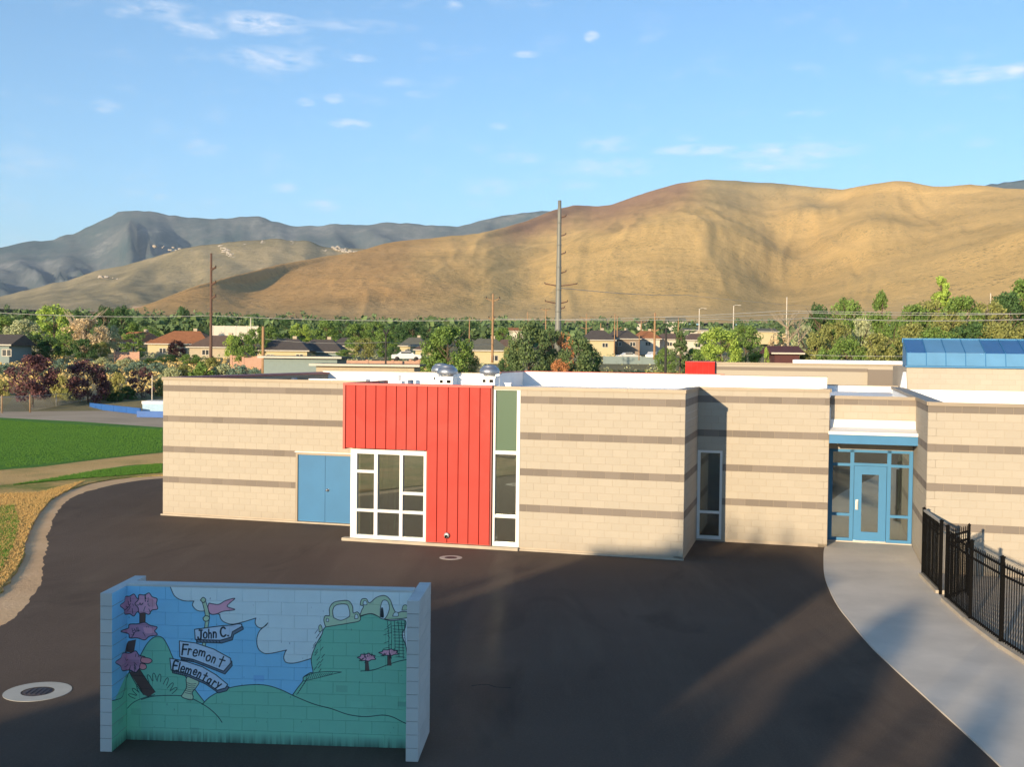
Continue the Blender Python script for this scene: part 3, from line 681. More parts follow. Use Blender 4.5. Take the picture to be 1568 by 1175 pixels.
# tall narrow window with green spandrel
nw = bars('window', M['white'], [(-8.78, -8.72, .09, ZT), (-8.10, -8.0, .09, ZT), (-8.72, -8.10, .09, .20), (-8.72, -8.10, .90, .98), (-8.72, -8.10, 2.70, 2.80), (-8.72, -8.10, ZT - .05, ZT)], fd, .14)
nw['label'] = 'tall narrow white framed window with green glass at the top'
pane(-8.72, -8.10, 2.80, ZT - .05, fd + .05, nw, 'spandrel', 'spandrel_panel'); pane(-8.72, -8.10, .98, 2.70, fd + .06, nw); pane(-8.72, -8.10, .20, .90, fd + .06, nw)
# window in the shaded recess
rw = bars('window', M['white'], [(-3.39, -3.31, .06, 2.72), (-2.73, -2.66, .06, 2.72), (-3.31, -2.73, 2.65, 2.72), (-3.31, -2.73, .06, .15), (-3.31, -2.73, .83, .90)], D2_ - .01, .14)
rw['label'] = 'narrow window in the shaded corner of the wall'
pane(-3.31, -2.73, .90, 2.65, D2_ + .05, rw); pane(-3.31, -2.73, .15, .83, D2_ + .05, rw)
# blue double door in the left front
dd = bars('door_frame', M['coping'], [(-16.14, -16.07, .05, 2.28), (-14.05, -13.98, .05, 2.28), (-16.07, -14.05, 2.21, 2.28)], D0_ - .012, .16)
bars('head_flashing', M['white'], [(-16.16, -13.96, 2.285, 2.315)], D0_ - .05, .05, dd)
for k, (a, c) in enumerate([(-16.06, -15.125), (-15.115, -14.06)]):
    o = bars('door', M['blue'], [(a, c, .06, 2.205)], D0_ + .03, .05)
    bars('kick_seam', M['blue2'], [(a + .04, c - .04, .075, .10)], D0_ + .025, .005, o)
    if k: 
        mb = MB(); mb.lathe([(.0, 0), (.055, 0), (.055, .012), (.022, .02), (.022, .05), (.036, .06), (.036, .085), (.0, .095)], 16, L(-15.03, D0_ + .03, 1.08)); 
        mb = MB(); mb.lathe([(.0, 0), (.055, 0), (.055, .012), (.022, .02), (.022, .05), (.036, .06), (.036, .085), (.0, .095)], 16); h = mb.build('door_knob', M['chrome'], o); h.rotation_euler.x = R(90); h.location = L(-15.03, D0_ + .03, 1.10)
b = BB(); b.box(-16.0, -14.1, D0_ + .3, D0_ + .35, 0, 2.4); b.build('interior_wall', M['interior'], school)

# entrance ------------------------------------------------------
de = 34.62
ef = bars('entrance_frame', M['blue2'], [(.40, .52, .055, 2.80), (2.68, 2.79, .055, 2.80), (1.02, 1.13, .055, 2.80), (2.07, 2.18, .055, 2.80), (.52, 2.68, 2.72, 2.80),
      (.52, 2.68, 2.31, 2.39) if False else (.52, 1.02, 2.30, 2.38), (2.18, 2.68, 2.30, 2.38), (1.13, 2.07, 2.32, 2.40), (.52, 1.02, .80, .88), (2.18, 2.68, .80, .88), (.52, 1.02, .055, .14), (2.18, 2.68, .055, .14)], de, .13)
ef['label'] = 'blue entrance frame with glass sidelights and transoms'
for (a, c, z, e) in [(.52, 1.02, 2.38, 2.72), (.52, 1.02, .88, 2.30), (.52, 1.02, .14, .80), (2.18, 2.68, 2.38, 2.72), (2.18, 2.68, .88, 2.30), (2.18, 2.68, .14, .80), (1.13, 2.07, 2.40, 2.72)]:
    pane(a, c, z, e, de + .06, ef)
ed = bars('entrance_door', M['blue2'], [(1.14, 1.36, .08, 2.31), (1.84, 2.06, .08, 2.31), (1.36, 1.84, 2.06, 2.31), (1.36, 1.84, .08, .34)], de + .03, .06)
ed['label'] = 'blue glazed entrance door'
pane(1.36, 1.84, .34, 2.06, de + .05, ed)
bars('push_bar', M['mint'], [(1.36, 1.84, 1.10, 1.15)], de + .10, .03, ed)
b = BB(); b.box(1.19, 1.27, de - .0, de + .03, 1.0, 1.30); b.box(1.21, 1.25, de - .07, de - .05, 1.03, 1.27); b.box(1.21, 1.25, de - .05, de, 1.03, 1.06); b.box(1.21, 1.25, de - .05, de, 1.24, 1.27); b.build('door_handle', M['chrome'], ed)
bars('kick_plate', M['chrome'], [(1.13, 2.07, .056, .08)], de - .02, .12, ef)
b = BB(); b.box(.40, 2.79, de + .01, de + .2, 2.802, 3.06); b.build('lintel', M['tan'], school)
# canopy
cn = bars('canopy', M['blue2'], [(.385, 2.96, 3.07, 3.33)], 33.25, .06)
cn['label'] = 'flat entrance canopy with blue fascia and white top'
b = BB(); b.box(.385, 2.79, 33.31, 34.62, 3.08, 3.33); b.build('soffit', simple('canopy_soffit', (.16, .12, .09), .8), cn)
b = BB(); b.box(.36, 2.98, 33.20, 33.33, 3.33, 3.42); b.build('canopy_edge', M['white'], cn)
mb = MB(); v = [L(.40, 33.34, 3.40), L(2.79, 33.34, 3.40), L(2.79, 33.95, 3.50), L(.40, 33.95, 3.50), L(2.79, 34.10, 3.72), L(.40, 34.10, 3.72), L(.40, 33.34, 3.33), L(2.79, 33.34, 3.33), L(.40, 34.1, 3.33), L(2.79, 34.1, 3.33)]
mb.add(v, [(0, 1, 2, 3), (3, 2, 4, 5), (0, 6, 7, 1), (0, 3, 5, 8, 6), (1, 7, 9, 4, 2)]); mb.build('canopy_roof', M['membrane'], cn)

# rooms behind the glass ------------------------------------------------------
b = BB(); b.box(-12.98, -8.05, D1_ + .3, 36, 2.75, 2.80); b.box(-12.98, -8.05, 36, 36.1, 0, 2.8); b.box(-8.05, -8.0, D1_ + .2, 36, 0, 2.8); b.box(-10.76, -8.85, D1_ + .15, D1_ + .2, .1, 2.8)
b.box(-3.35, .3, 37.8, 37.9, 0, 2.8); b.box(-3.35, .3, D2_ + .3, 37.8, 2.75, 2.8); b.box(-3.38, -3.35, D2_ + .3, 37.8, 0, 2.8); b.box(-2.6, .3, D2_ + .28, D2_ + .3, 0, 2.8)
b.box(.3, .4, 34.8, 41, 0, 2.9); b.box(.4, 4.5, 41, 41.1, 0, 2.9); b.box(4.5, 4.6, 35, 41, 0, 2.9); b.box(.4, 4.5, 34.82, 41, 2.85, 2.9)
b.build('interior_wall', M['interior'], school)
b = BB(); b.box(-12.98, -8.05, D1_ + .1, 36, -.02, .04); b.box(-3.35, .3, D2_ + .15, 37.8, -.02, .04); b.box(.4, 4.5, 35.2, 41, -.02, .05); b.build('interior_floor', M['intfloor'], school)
b = BB()
for a in (-12.72, -12.30, -12.18): b.box(a, a + .05, D1_ + .5 + (a + 12.72) * 2, D1_ + .55 + (a + 12.72) * 2, .15, 2.7)
b.box(2.50, 2.56, 35.0, 35.06, .05, 2.8); b.box(2.28, 2.31, 35.6, 35.64, .3, 2.3); b.box(2.45, 2.5, 35.6, 35.65, .3, 2.6)
b.build('interior_mullion', M['mint'], school)
b = BB(); b.box(-12.60, -12.45, D1_ + 1.2, D1_ + 1.3, .1, 2.7); b.build('interior_column', simple('interior_brown', (.22, .13, .09), .7), school)
lm = NT('lit_ceiling_lamp'); lm.b.inputs['Emission Color'].default_value = (.9, 1, .75, 1); lm.b.inputs['Emission Strength'].default_value = 2.0
b = BB(); b.box(1.25, 1.75, 36.0, 36.12, 2.80, 2.83); b.build('ceiling_lamp', lm.m, school)
# lockers and a table glimpsed through the glass
b = BB(); b.box(-8.6, -8.2, 34.5, 34.9, .04, 1.3); b.box(-12.0, -11.0, 33.5, 34.1, .70, .76); b.box(.9, 1.3, 39.5, 40, .05, 1.5); b.box(1.5, 2.4, 39, 39.5, .05, .9); b.build('interior_furniture', simple('interior_olive', (.24, .25, .13), .7), school)

# ------------------------------------------------------------------ roof plant
def fan(T, D, s, label):
    e = empty('roof_exhaust_fan', W(T, D, DZ), YAW, label, 'roof fan', 'round metal exhaust fans on the flat roof')
    mb = MB(); mb.box(-.42 * s, .42 * s, -.42 * s, .42 * s, 0, .50); mb.build('curb', M['membrane'], e)
    mb = MB(); mb.box(-.47 * s, .47 * s, -.47 * s, .47 * s, .50, .56); mb.box(-.24 * s, -.06 * s, -.44 * s, -.42 * s, .3, .42) ; mb.build('curb_cap', M['white'], e)
    mb = MB(); mb.box(-.26 * s, -.1 * s, -.45 * s, -.42 * s, .32, .43); mb.box(.12 * s, .32 * s, -.45 * s, -.42 * s, .32, .43); mb.build('louvre', M['black'], e)
    mb = MB(); mb.lathe([(.30 * s, .56), (.32 * s, .62), (.36 * s, .63), (.52 * s, .66), (.555 * s, .69), (.555 * s, .76), (.53 * s, .80), (.47 * s, .88), (.36 * s, .935), (.37 * s, .955), (.28 * s, .985), (.12 * s, 1.005), (0.001, 1.01)], 28); mb.build('fan_dome', M['steel'], e)
fan(-14.30 * .94, 42.3 * .94, .72, 'nearest domed metal fan on a white box behind the red coping')
fan(-15.2 * 1.0, 46.0 - 1.9, .72, 'domed fan half hidden behind the nearest roof fan')
fan(-12.35, 41.7, .72, 'domed metal fan on a white stand right of the other two')
def pipe(T, D, h, r_, label, lean=0):
    mb = MB(); mb.lathe([(r_ * 1.7, 0), (r_ * 1.3, .08), (r_, .12), (r_, h), (r_ * .8, h), (.001, h - .03)], 14)
    o = mb.build('vent_pipe', M['steel'] if lean else M['white'], None, loc=W(T, D, DZ)); tag(o, label, 'vent pipe', 'vent pipes on the flat roof'); return o
pipe(-18.9, 38.0, .45, .11, 'silver vent pipe on the left roof near the front parapet', 1)
pipe(-16.9, 43.6, .50, .10, 'white vent pipe on a small box left of the fans', 0)
pipe(-16.05, 42.8, .32, .12, 'short square topped vent pipe between the pipe box and the fans', 1)
pipe(-15.1, 43.4, .62, .10, 'white vent pipe just left of the nearest fan', 0)
mb = MB(); mb.box(-.22, .22, -.2, .2, 0, .26); tag(mb.build('roof_curb_box', M['membrane'], None, loc=W(-16.75, 43.2, DZ), rz=YAW), 'low white curb box in front of the white vent pipe', 'roof box')
mb = MB(); mb.box(-.1, .1, -.1, .1, 0, .3); mb.box(-.14, .14, -.14, .14, .3, .34); tag(mb.build('roof_curb_box', M['white'], None, loc=W(-11.35, 40.9, DZ), rz=YAW), 'slim white box beside the right hand roof fan', 'roof box')

# ------------------------------------------------------------------ wings behind
wing = empty('rear_classroom_wing', W(-2, 58), YAW, 'low cream wing with brown stripe and bright red end behind the school roof', 'building')
def wbox(name, mat, T0, T1, D0, D1, z0, z1, parent, oT, oD):
    mb = MB(); mb.box(T0 - oT, T1 - oT, D0 - oD, D1 - oD, z0, z1); return mb.build(name, mat, parent)
wt = wbox('wall', M['tan'], -5.05, 5.2, 58, 64, 0, 5.12, wing, -2, 58)
wbox('stripe', M['dark'], -5.05, 2.45, 57.985, 58.0, 4.92, 5.03, wing, -2, 58) if False else None
wbox('stripe', M['dark'], -5.04, 2.45, 57.985, 57.999, 4.80, 4.97, wing, -2, 58)
wbox('stripe', M['dark'], 4.2, 5.2, 57.985, 57.999, 4.80, 4.97, wing, -2, 58)
wbox('coping', M['coping'], -5.06, 5.2, 57.95, 58.3, 5.12, 5.2, wing, -2, 58)
wbox('roof_deck', M['membrane'], -1.2, 5.2, 58.9, 64, 5.12, 5.36, wing, -2, 58)
wbox('bay', M['dark'], 2.45, 4.2, 57.6, 58, 0, 4.93, wing, -2, 58)
rb = wbox('red_front', M['redcop'], -6.55, -5.05, 57.7, 62, 2, 5.22, wing, -2, 58); rb['label'] = 'bright red metal end box'
for i in range(5):
    mb = MB(); w_ = .298; mb.box(.004, w_ - .004, -.02, 0, 0, 3.2); o = mb.build('metal_panel', M['red2'], rb, loc=(-6.55 + 2 + i * .3, -.3, 2.0))
gym = empty('hall_wing', W(8, 45), YAW, 'cream block hall with a long blue glazed roof above the white roof edge', 'building')
st = MB(); X0, X1 = 3.32, 17.0
mb = MB(); mb.box(X0 - 8, X1 - 8, .02, 8, 0, 5.18); hw = mb.build('wall', M['mortar'], gym)
hb_ = 0
for k in range(0, 4):
    zb = 4.36 + k * .2032; x = X0 - (.2032 if k % 2 else 0)
    while x < X1:
        a, c = max(x, X0), min(x + .4064, X1); x += .4064
        if c - a < .03: continue
        if a < 8.2:
            o = bpy.data.objects.new('block', block_mesh(c - a, False)); col.objects.link(o); o.parent = hw; o.location = (a - 8, .02, zb)
        else:
            v, f = block_geo(c - a); st.add([(p[0] + a - 8, p[1] + .02, p[2] + zb) for p in v], f)
st.build('tan_block', M['tan'], gym)['kind'] = 'stuff'
mb = MB(); mb.box(X0 - 8, X1 - 8, -.05, .01, 3.6, 4.34); mb.build('roof_upstand', M['membrane'], gym)
def skymat(name, c, r_):
    t = NT(name); n = t.noise(.8, 4, .6, t.coord('World')); return t.fin(t.ramp(n, [(.3, c), (.7, tuple(v * 1.25 for v in c))]), r_, 0, .8)
M['sky1'] = skymat('blue_translucent_panel', (.085, .22, .37), .3); M['sky_reflect'] = skymat('blue_panel_sky_reflection', (.02, .09, .24), .2)  # deeper blue of the second tone paints in the sky's reflection
sl = MB(); sl.box(X0 - 8 - .05, X1 - 8, -.1, .35, 5.19, 5.25); slo = sl.build('skylight', M['blue2'], gym); slo['label'] = 'long blue translucent skylight on the hall roof'
pw = .70; x = X0; i = 0
while x < X1 - .01:
    c = min(x + pw, X1)
    mb = MB(); mb.add([(.012, -.06, 5.26), (c - x - .012, -.06, 5.26), (c - x - .012, .10, 5.74), (.012, .10, 5.74), (.012, 0, 5.26), (c - x - .012, 0, 5.26), (c - x - .012, .16, 5.74), (.012, .16, 5.74)], [(0, 1, 2, 3), (0, 3, 7, 4), (1, 5, 6, 2), (3, 2, 6, 7)])
    mb.build('skylight_panel', M['sky1'], slo, loc=(x - 8, 0, 0))
    mb = MB(); mb.add([(.012, .11, 5.75), (c - x - .012, .11, 5.75), (c - x - .012, 1.9, 6.28), (.012, 1.9, 6.28), (.012, .11, 5.69), (c - x - .012, .11, 5.69), (c - x - .012, 1.9, 6.22), (.012, 1.9, 6.22)], [(0, 1, 2, 3), (0, 4, 5, 1), (1, 5, 6, 2), (0, 3, 7, 4)])
    mb.build('skylight_panel', M['sky_reflect'] if i == 0 or i > 3 else M['sky1'], slo, loc=(x - 8, 0, 0))
    mb = MB(); mb.bar((x - 8, -.07, 5.25), (x - 8, .10, 5.75), .03); mb.bar((x - 8, .10, 5.75), (x - 8, 1.9, 6.29), .03); mb.build('glazing_bar', M['blue'], slo)
    x = c; i += 1
mb = MB(); mb.box(X0 - 8 - .05, X1 - 8, 1.9, 2.1, 6.15, 6.33); mb.add([(X0 - 8 - .02, -.06, 5.25), (X0 - 8 - .02, 2.0, 5.25), (X0 - 8 - .02, 2.0, 6.3), (X0 - 8 - .02, .1, 5.75)], [(0, 1, 2, 3)]); mb.add([(X0 - 8, 2.1, 5.2), (X1 - 8, 2.1, 5.2), (X1 - 8, 2.1, 6.3), (X0 - 8, 2.1, 6.3)], [(1, 0, 3, 2)]); mb.build('ridge_cap', M['blue2'], slo)
# white flashing where the hall wall drops to the long parapet
mb = MB(); mb.add([W(3.05, 44.9, 4.1), W(3.35, 44.9, 4.1), W(3.30, 44.9, 5.0), W(3.20, 44.9, 5.0), W(3.05, 45.3, 4.1), W(3.35, 45.3, 4.1), W(3.30, 45.3, 5.0), W(3.20, 45.3, 5.0)], [(0, 1, 2, 3), (4, 0, 3, 7), (1, 5, 6, 2), (3, 2, 6, 7)])
o = mb.build('flashing', M['membrane'], gym); o.matrix_parent_inverse = gym.matrix_world.inverted() if False else (Matrix.Translation(gym.location) @ Matrix.Rotation(YAW, 4, 'Z')).inverted()
# ------------------------------------------------------------------ painted wall in the yard
PPM = 600                                    # raster of the wall painting: pixels per metre, halved at the end
RW, RH = int(4.70 * PPM), int(2.22 * PPM)
pic = np.zeros((RH, RW, 3), np.float32)
def cxy(cx, cy):                              # sketch coordinates -> metres on the unrolled wall
    if cx < 175:
        t = (cx - 120) / 55; xm = -.5 + .5 * t; top, bot = 137 - 32 * t, 850 - 53 * t
    else:
        u = (cx - 175) / 1250; xm = u * 4.08; top, bot = 105 + 45 * u, 795 + 38 * u
    return ((xm + .6) * PPM, RH - (bot - cy) / (bot - top) * 2.17 * PPM)
def rfill(pts, colr, raw=False):
    P = np.array([p if raw else cxy(*p) for p in pts]); x, y = P[:, 0], P[:, 1]; x2, y2 = np.roll(x, -1), np.roll(y, -1)
    for r_ in range(max(0, int(y.min())), min(RH, int(y.max()) + 1)):
        yy = r_ + .5; mk = ((y <= yy) & (y2 > yy)) | ((y2 <= yy) & (y > yy))
        if not mk.any(): continue
        xs = np.sort(x[mk] + (yy - y[mk]) / (y2[mk] - y[mk]) * (x2[mk] - x[mk]))
        for a, b in zip(xs[::2], xs[1::2]): pic[r_, max(0, int(a + .5)):max(0, int(b + .5))] = colr
INK = (.035, .045, .075)
def rline(pts, w_=2.6, colr=INK, smooth=True, raw=False, taper=False):
    if smooth and len(pts) > 2: pts = smoothline(pts, 6)
    P = [p if raw else cxy(*p) for p in pts]; w_ *= PPM / 290 * .5; n = len(P) - 1
    for i, ((x0, y0), (x1, y1)) in enumerate(zip(P, P[1:])):
        ww = w_ * (1 - .75 * i / n) if taper else w_
        a, b, c, d = [int(v) for v in (min(x0, x1) - ww - 1, max(x0, x1) + ww + 2, min(y0, y1) - ww - 1, max(y0, y1) + ww + 2)]
        a, c = max(a, 0), max(c, 0); b, d = min(b, RW), min(d, RH)
        if b <= a or d <= c: continue
        X, Y = np.meshgrid(np.arange(a, b) + .5, np.arange(c, d) + .5); l2 = (x1 - x0) ** 2 + (y1 - y0) ** 2 + 1e-9
        t = np.clip(((X - x0) * (x1 - x0) + (Y - y0) * (y1 - y0)) / l2, 0, 1)
        pic[c:d, a:b][np.hypot(X - x0 - t * (x1 - x0), Y - y0 - t * (y1 - y0)) < ww] = colr
def shape(pts, colr, lw=2.6, closed=True):
    s_ = smoothline(list(pts) + [pts[0]], 6); rfill(s_, colr)
    if lw: rline(s_, lw, smooth=False)
BLUE, CLOUDC, GREEN, GREEN2, PINK, PINK2, CREAM, BARK = (.55, .80, .98), (.88, .93, .98), (.49, .78, .66), (.50, .80, .65), (.93, .66, .74), (.80, .57, .68), (.76, .84, .70), (.36, .25, .22)
rfill([(60, 0), (1500, 0), (1500, 1000), (60, 1000)], BLUE); pic[:, :] = BLUE
cl = smoothline([(366, 96), (374, 118), (385, 140), (405, 156), (432, 165), (472, 166)], 5) + smoothline([(468, 172), (466, 186), (480, 204), (500, 212), (530, 210)], 5) + smoothline([(586, 228), (590, 246), (606, 262), (640, 272), (690, 262), (745, 245)], 5) + smoothline([(743, 250), (742, 268), (752, 284), (772, 290), (797, 268)], 5) + smoothline([(790, 278), (762, 302), (750, 335), (752, 372), (768, 396), (800, 406), (880, 390)], 5) + smoothline([(874, 398), (868, 425), (880, 446), (920, 448), (990, 428)], 5)
rfill(cl + [(1300, 420), (1440, 402), (1440, 90), (366, 90)], CLOUDC); rline(cl, 3.0, smooth=False)
# left hills
hl = smoothline([(236, 410), (262, 362), (290, 332), (315, 324), (338, 336), (360, 375), (384, 430), (430, 500), (480, 570), (522, 626)], 6)
rfill(hl + [(522, 860), (120, 900), (120, 640), (165, 520), (200, 480)], GREEN); rline(hl, 3.0, smooth=False)
rfill([(110, 615), (135, 612), (160, 596), (172, 540), (182, 490), (205, 500), (240, 640), (240, 900), (110, 900)], GREEN2)
rline([(118, 614), (138, 611), (158, 600), (168, 560), (176, 510), (192, 480), (215, 500)], 2.6)
# bare leaning tree with three tiers of pink blossom
rfill([(186, 486), (230, 470), (302, 578), (272, 600), (250, 590)], BARK); rline([(186, 486), (215, 540), (250, 590)], 2.6); rline([(230, 470), (262, 520), (302, 578)], 2.6)
rfill([(182, 345), (216, 338), (206, 400), (168, 398)], BARK); rfill([(232, 200), (258, 200), (256, 262), (232, 262)], (.42, .27, .20)); rline([(232, 200), (232, 262)], 2.5); rline([(258, 200), (256, 262)], 2.5)
def blossom(cx_, cy_, rx, ry, seed, c1, c2):
    rr = random.Random(seed); pts = []
    for i in range(14):
        a = 2 * math.pi * i / 14; k = 1 + (.13 if i % 2 else -.12) + rr.uniform(-.06, .06); pts.append((cx_ + rx * math.cos(a) * k, cy_ + ry * math.sin(a) * k))
    shape(pts, c1, 3.2)
    for i in range(12):
        a = rr.uniform(0, 6.28); q = rr.uniform(.1, .6); x, y = cx_ + rx * q * math.cos(a), cy_ + ry * q * math.sin(a)
        rline([(x, y), (x + rr.uniform(5, 13) * math.cos(a), y + 9 + 5 * math.sin(a)), (x + 16 * math.cos(a), y + 20 * math.sin(a) + 4)], 1.9)
    shape([(cx_ + rx * .15, cy_ - ry * .5), (cx_ + rx * .7, cy_ - ry * .35), (cx_ + rx * .8, cy_ + ry * .2), (cx_ + rx * .3, cy_ + ry * .25)], c2, 0)
blossom(196, 182, 40, 46, 1, PINK2, PINK2); blossom(262, 176, 46, 46, 2, PINK, (.86, .60, .66)); blossom(236, 300, 72, 36, 3, PINK2, PINK); blossom(200, 440, 58, 46, 4, PINK2, PINK2)
shape([(240, 418), (275, 424), (287, 436), (270, 448), (238, 440)], (.92, .58, .60)); shape([(236, 446), (258, 452), (262, 468), (246, 476), (232, 468)], (.92, .58, .60))
# fern tufts
for (x, y, a) in [(282, 530, -2.0), (300, 525, -1.75), (318, 530, -1.45), (345, 545, -1.2), (362, 565, -1.0), (372, 580, -.7), (225, 585, -2.4), (215, 600, -2.8), (235, 575, -2.0)]:
    dx, dy = math.cos(a), math.sin(a); n_ = (-dy, dx); l_ = 34
    rline([(x + n_[0] * 7, y + n_[1] * 7), (x + dx * l_ * .7 + n_[0] * 6, y + dy * l_ * .7 + n_[1] * 6), (x + dx * l_, y + dy * l_), (x + dx * l_ * .7 - n_[0] * 6, y + dy * l_ * .7 - n_[1] * 6), (x - n_[0] * 8, y - n_[1] * 8)], 2.2)
rline([(178, 652), (205, 625), (250, 604), (300, 590)], 2.2)
# front hills
hf = smoothline([(510, 634), (545, 600), (600, 570), (660, 553), (740, 545), (800, 550), (860, 570), (915, 597), (1000, 633), (1080, 655), (1150, 680), (1225, 690), (1300, 683), (1345, 692), (1390, 715), (1432, 732)], 6)
# rock tower
rk_ = smoothline([(905, 596), (930, 560), (952, 530), (955, 512), (985, 492), (996, 490), (988, 430), (1004, 378), (1020, 345), (1034, 320), (1042, 296), (1062, 282), (1100, 278), (1150, 268), (1200, 243), (1240, 231), (1268, 238), (1300, 254), (1335, 262), (1392, 260), (1396, 290), (1382, 326), (1398, 372), (1408, 430)], 5)
rfill(rk_ + [(1440, 430), (1440, 900), (900, 900)], GREEN); rline(rk_, 3.0, smooth=False)
rfill(smoothline([(1200, 486), (1260, 480), (1330, 455), (1380, 440), (1440, 430)], 5) + [(1440, 900), (1200, 900)], GREEN); rline([(1204, 486), (1260, 481), (1330, 455), (1380, 440), (1440, 430)], 2.8)
rline([(955, 512), (1000, 494), (1060, 488), (1120, 490)], 2.4); rline([(955, 530), (1000, 520), (1060, 505), (1120, 490)], 2.0)
rr = random.Random(3)
for i in range(13): x = 965 + i * 9; rline([(x, 524 - i * 1.9), (x + 9, 498 - i * .4)], 1.6)
for i in range(17):
    x, y = 1000 + rr.uniform(-6, 34) , 300 + i * 11; rline([(x + 12, y), (x, y + 16)], 1.8, smooth=False)
for i in range(9): rline([(935 + i * 5, 580 - i * 8), (925 + i * 5, 590 - i * 8)], 1.6)
for i in range(6): x = 1318 + i * 15; rline([(x, 264), (x + rr.uniform(-4, 8), 330), (x + rr.uniform(0, 14), 400 + rr.uniform(0, 34))], 1.8)
for i in range(12): y = 272 + i * 13.5; rline([(1346 + rr.uniform(-8, 10), y), (1392, y + rr.uniform(-3, 5))], 1.6)
for i in range(10): rline([(1300 + rr.uniform(0, 30), 290 + i * 12), (1318 + rr.uniform(0, 20), 276 + i * 13)], 1.6)
# ruined arches on top of the rock (plain)
shape([(1050, 288), (1042, 258), (1048, 238), (1066, 236), (1066, 205), (1082, 180), (1110, 172), (1148, 172), (1166, 196), (1170, 226), (1188, 222), (1200, 240), (1196, 262), (1150, 272), (1100, 280)], CREAM, 2.8)
shape([(1084, 246), (1080, 214), (1096, 190), (1140, 188), (1152, 212), (1154, 238), (1140, 250), (1120, 258), (1104, 256)], CLOUDC, 2.4)
shape([(1052, 262), (1054, 250), (1062, 252), (1062, 264)], CLOUDC, 2); shape([(1176, 252), (1178, 234), (1188, 234), (1190, 250)], CLOUDC, 2)
shape([(1198, 240), (1206, 215), (1214, 196), (1200, 190), (1206, 166), (1226, 164), (1240, 182), (1270, 158), (1304, 150), (1328, 168), (1342, 204), (1356, 226), (1384, 222), (1410, 226), (1408, 248), (1340, 256), (1296, 252), (1250, 230)], CREAM, 2.8)
shape([(1286, 250), (1288, 200), (1298, 172), (1318, 176), (1326, 205), (1318, 236), (1304, 254)], CLOUDC, 2.4); shape([(1288, 246), (1290, 208), (1298, 206), (1302, 246)], INK, 0)
shape([(1212, 190), (1214, 174), (1226, 174), (1228, 190)], CLOUDC, 2); shape([(1340, 242), (1348, 226), (1362, 226), (1364, 242)], CLOUDC, 2); shape([(1380, 216), (1386, 196), (1400, 194), (1404, 214)], CREAM, 2.2)
shape([(1022, 310), (1020, 286), (1028, 278), (1034, 290), (1034, 304)], CREAM, 2.2)
# two little pink trees
for (x, y, w2, h2) in [(1230, 425, 36, 20), (1326, 404, 38, 17)]:
    rfill([(x - 6, y + 10), (x + 6, y + 10), (x + 12, y + 58), (x - 6, y + 58)], BARK); rline([(x - 6, y + 10), (x - 6, y + 58)], 2); blossom(x, y, w2, h2 * .8, int(x), PINK, (.88, .62, .68))
rfill(hf + [(1440, 900), (510, 900)], GREEN); rline(hf, 3.0, smooth=False)
hf2 = smoothline([(240, 612), (300, 596), (400, 594), (455, 604), (510, 632), (550, 660), (580, 690), (598, 716)], 6); rline(hf2, 3.0, smooth=False)
# sign post
rfill([(508, 170), (522, 168), (540, 230), (530, 300), (520, 380), (508, 372), (518, 300), (522, 232)], CREAM); rline([(508, 170), (522, 232), (518, 300), (508, 372)], 2.6); rline([(524, 168), (540, 230), (532, 300), (522, 380)], 2.6)
shape([(500, 162), (512, 150), (524, 160), (514, 174)], CREAM, 3); shape([(512, 244), (524, 232), (541, 240), (534, 256), (518, 256)], CREAM, 3)
shape([(538, 176), (580, 182), (610, 166), (652, 156), (618, 190), (652, 206), (600, 214), (570, 226), (544, 224), (534, 196)], PINK, 3)
shape([(438, 522), (452, 500), (494, 530), (484, 556), (466, 580), (470, 600), (462, 614), (420, 600), (428, 580), (440, 556)], CREAM, 3)
for i in range(6): rline([(444 - i * 2, 536 + i * 9), (462, 542 + i * 9), (482 - i * 3, 540 + i * 9)], 1.7)
def plank(pts, dxs=6):
    sh = [(x + dxs, y + 13) for x, y in pts]; rfill(sh, (.40, .45, .52)); rline(sh + [sh[0]], 3, smooth=False); rfill(pts, (.80, .86, .94)); rline(pts + [pts[0]], 3.4, smooth=False)
    for k in range(8): x, y = pts[-1]; x2, y2 = pts[-2]; t = (k + .5) / 8; a, b = x + (x2 - x) * t, y + (y2 - y) * t; rline([(a, b + 2), (a + 5, b + 11)], 2, smooth=False)
plank([(475, 294), (600, 278), (640, 276), (668, 270), (682, 272), (684, 282), (642, 306), (636, 330), (590, 344), (478, 340)])
plank([(408, 346), (480, 356), (560, 384), (634, 426), (636, 446), (604, 484), (540, 458), (470, 430), (410, 418)])
plank([(366, 424), (440, 440), (510, 464), (570, 500), (622, 544), (612, 560), (576, 570), (520, 530), (440, 494), (372, 478)])
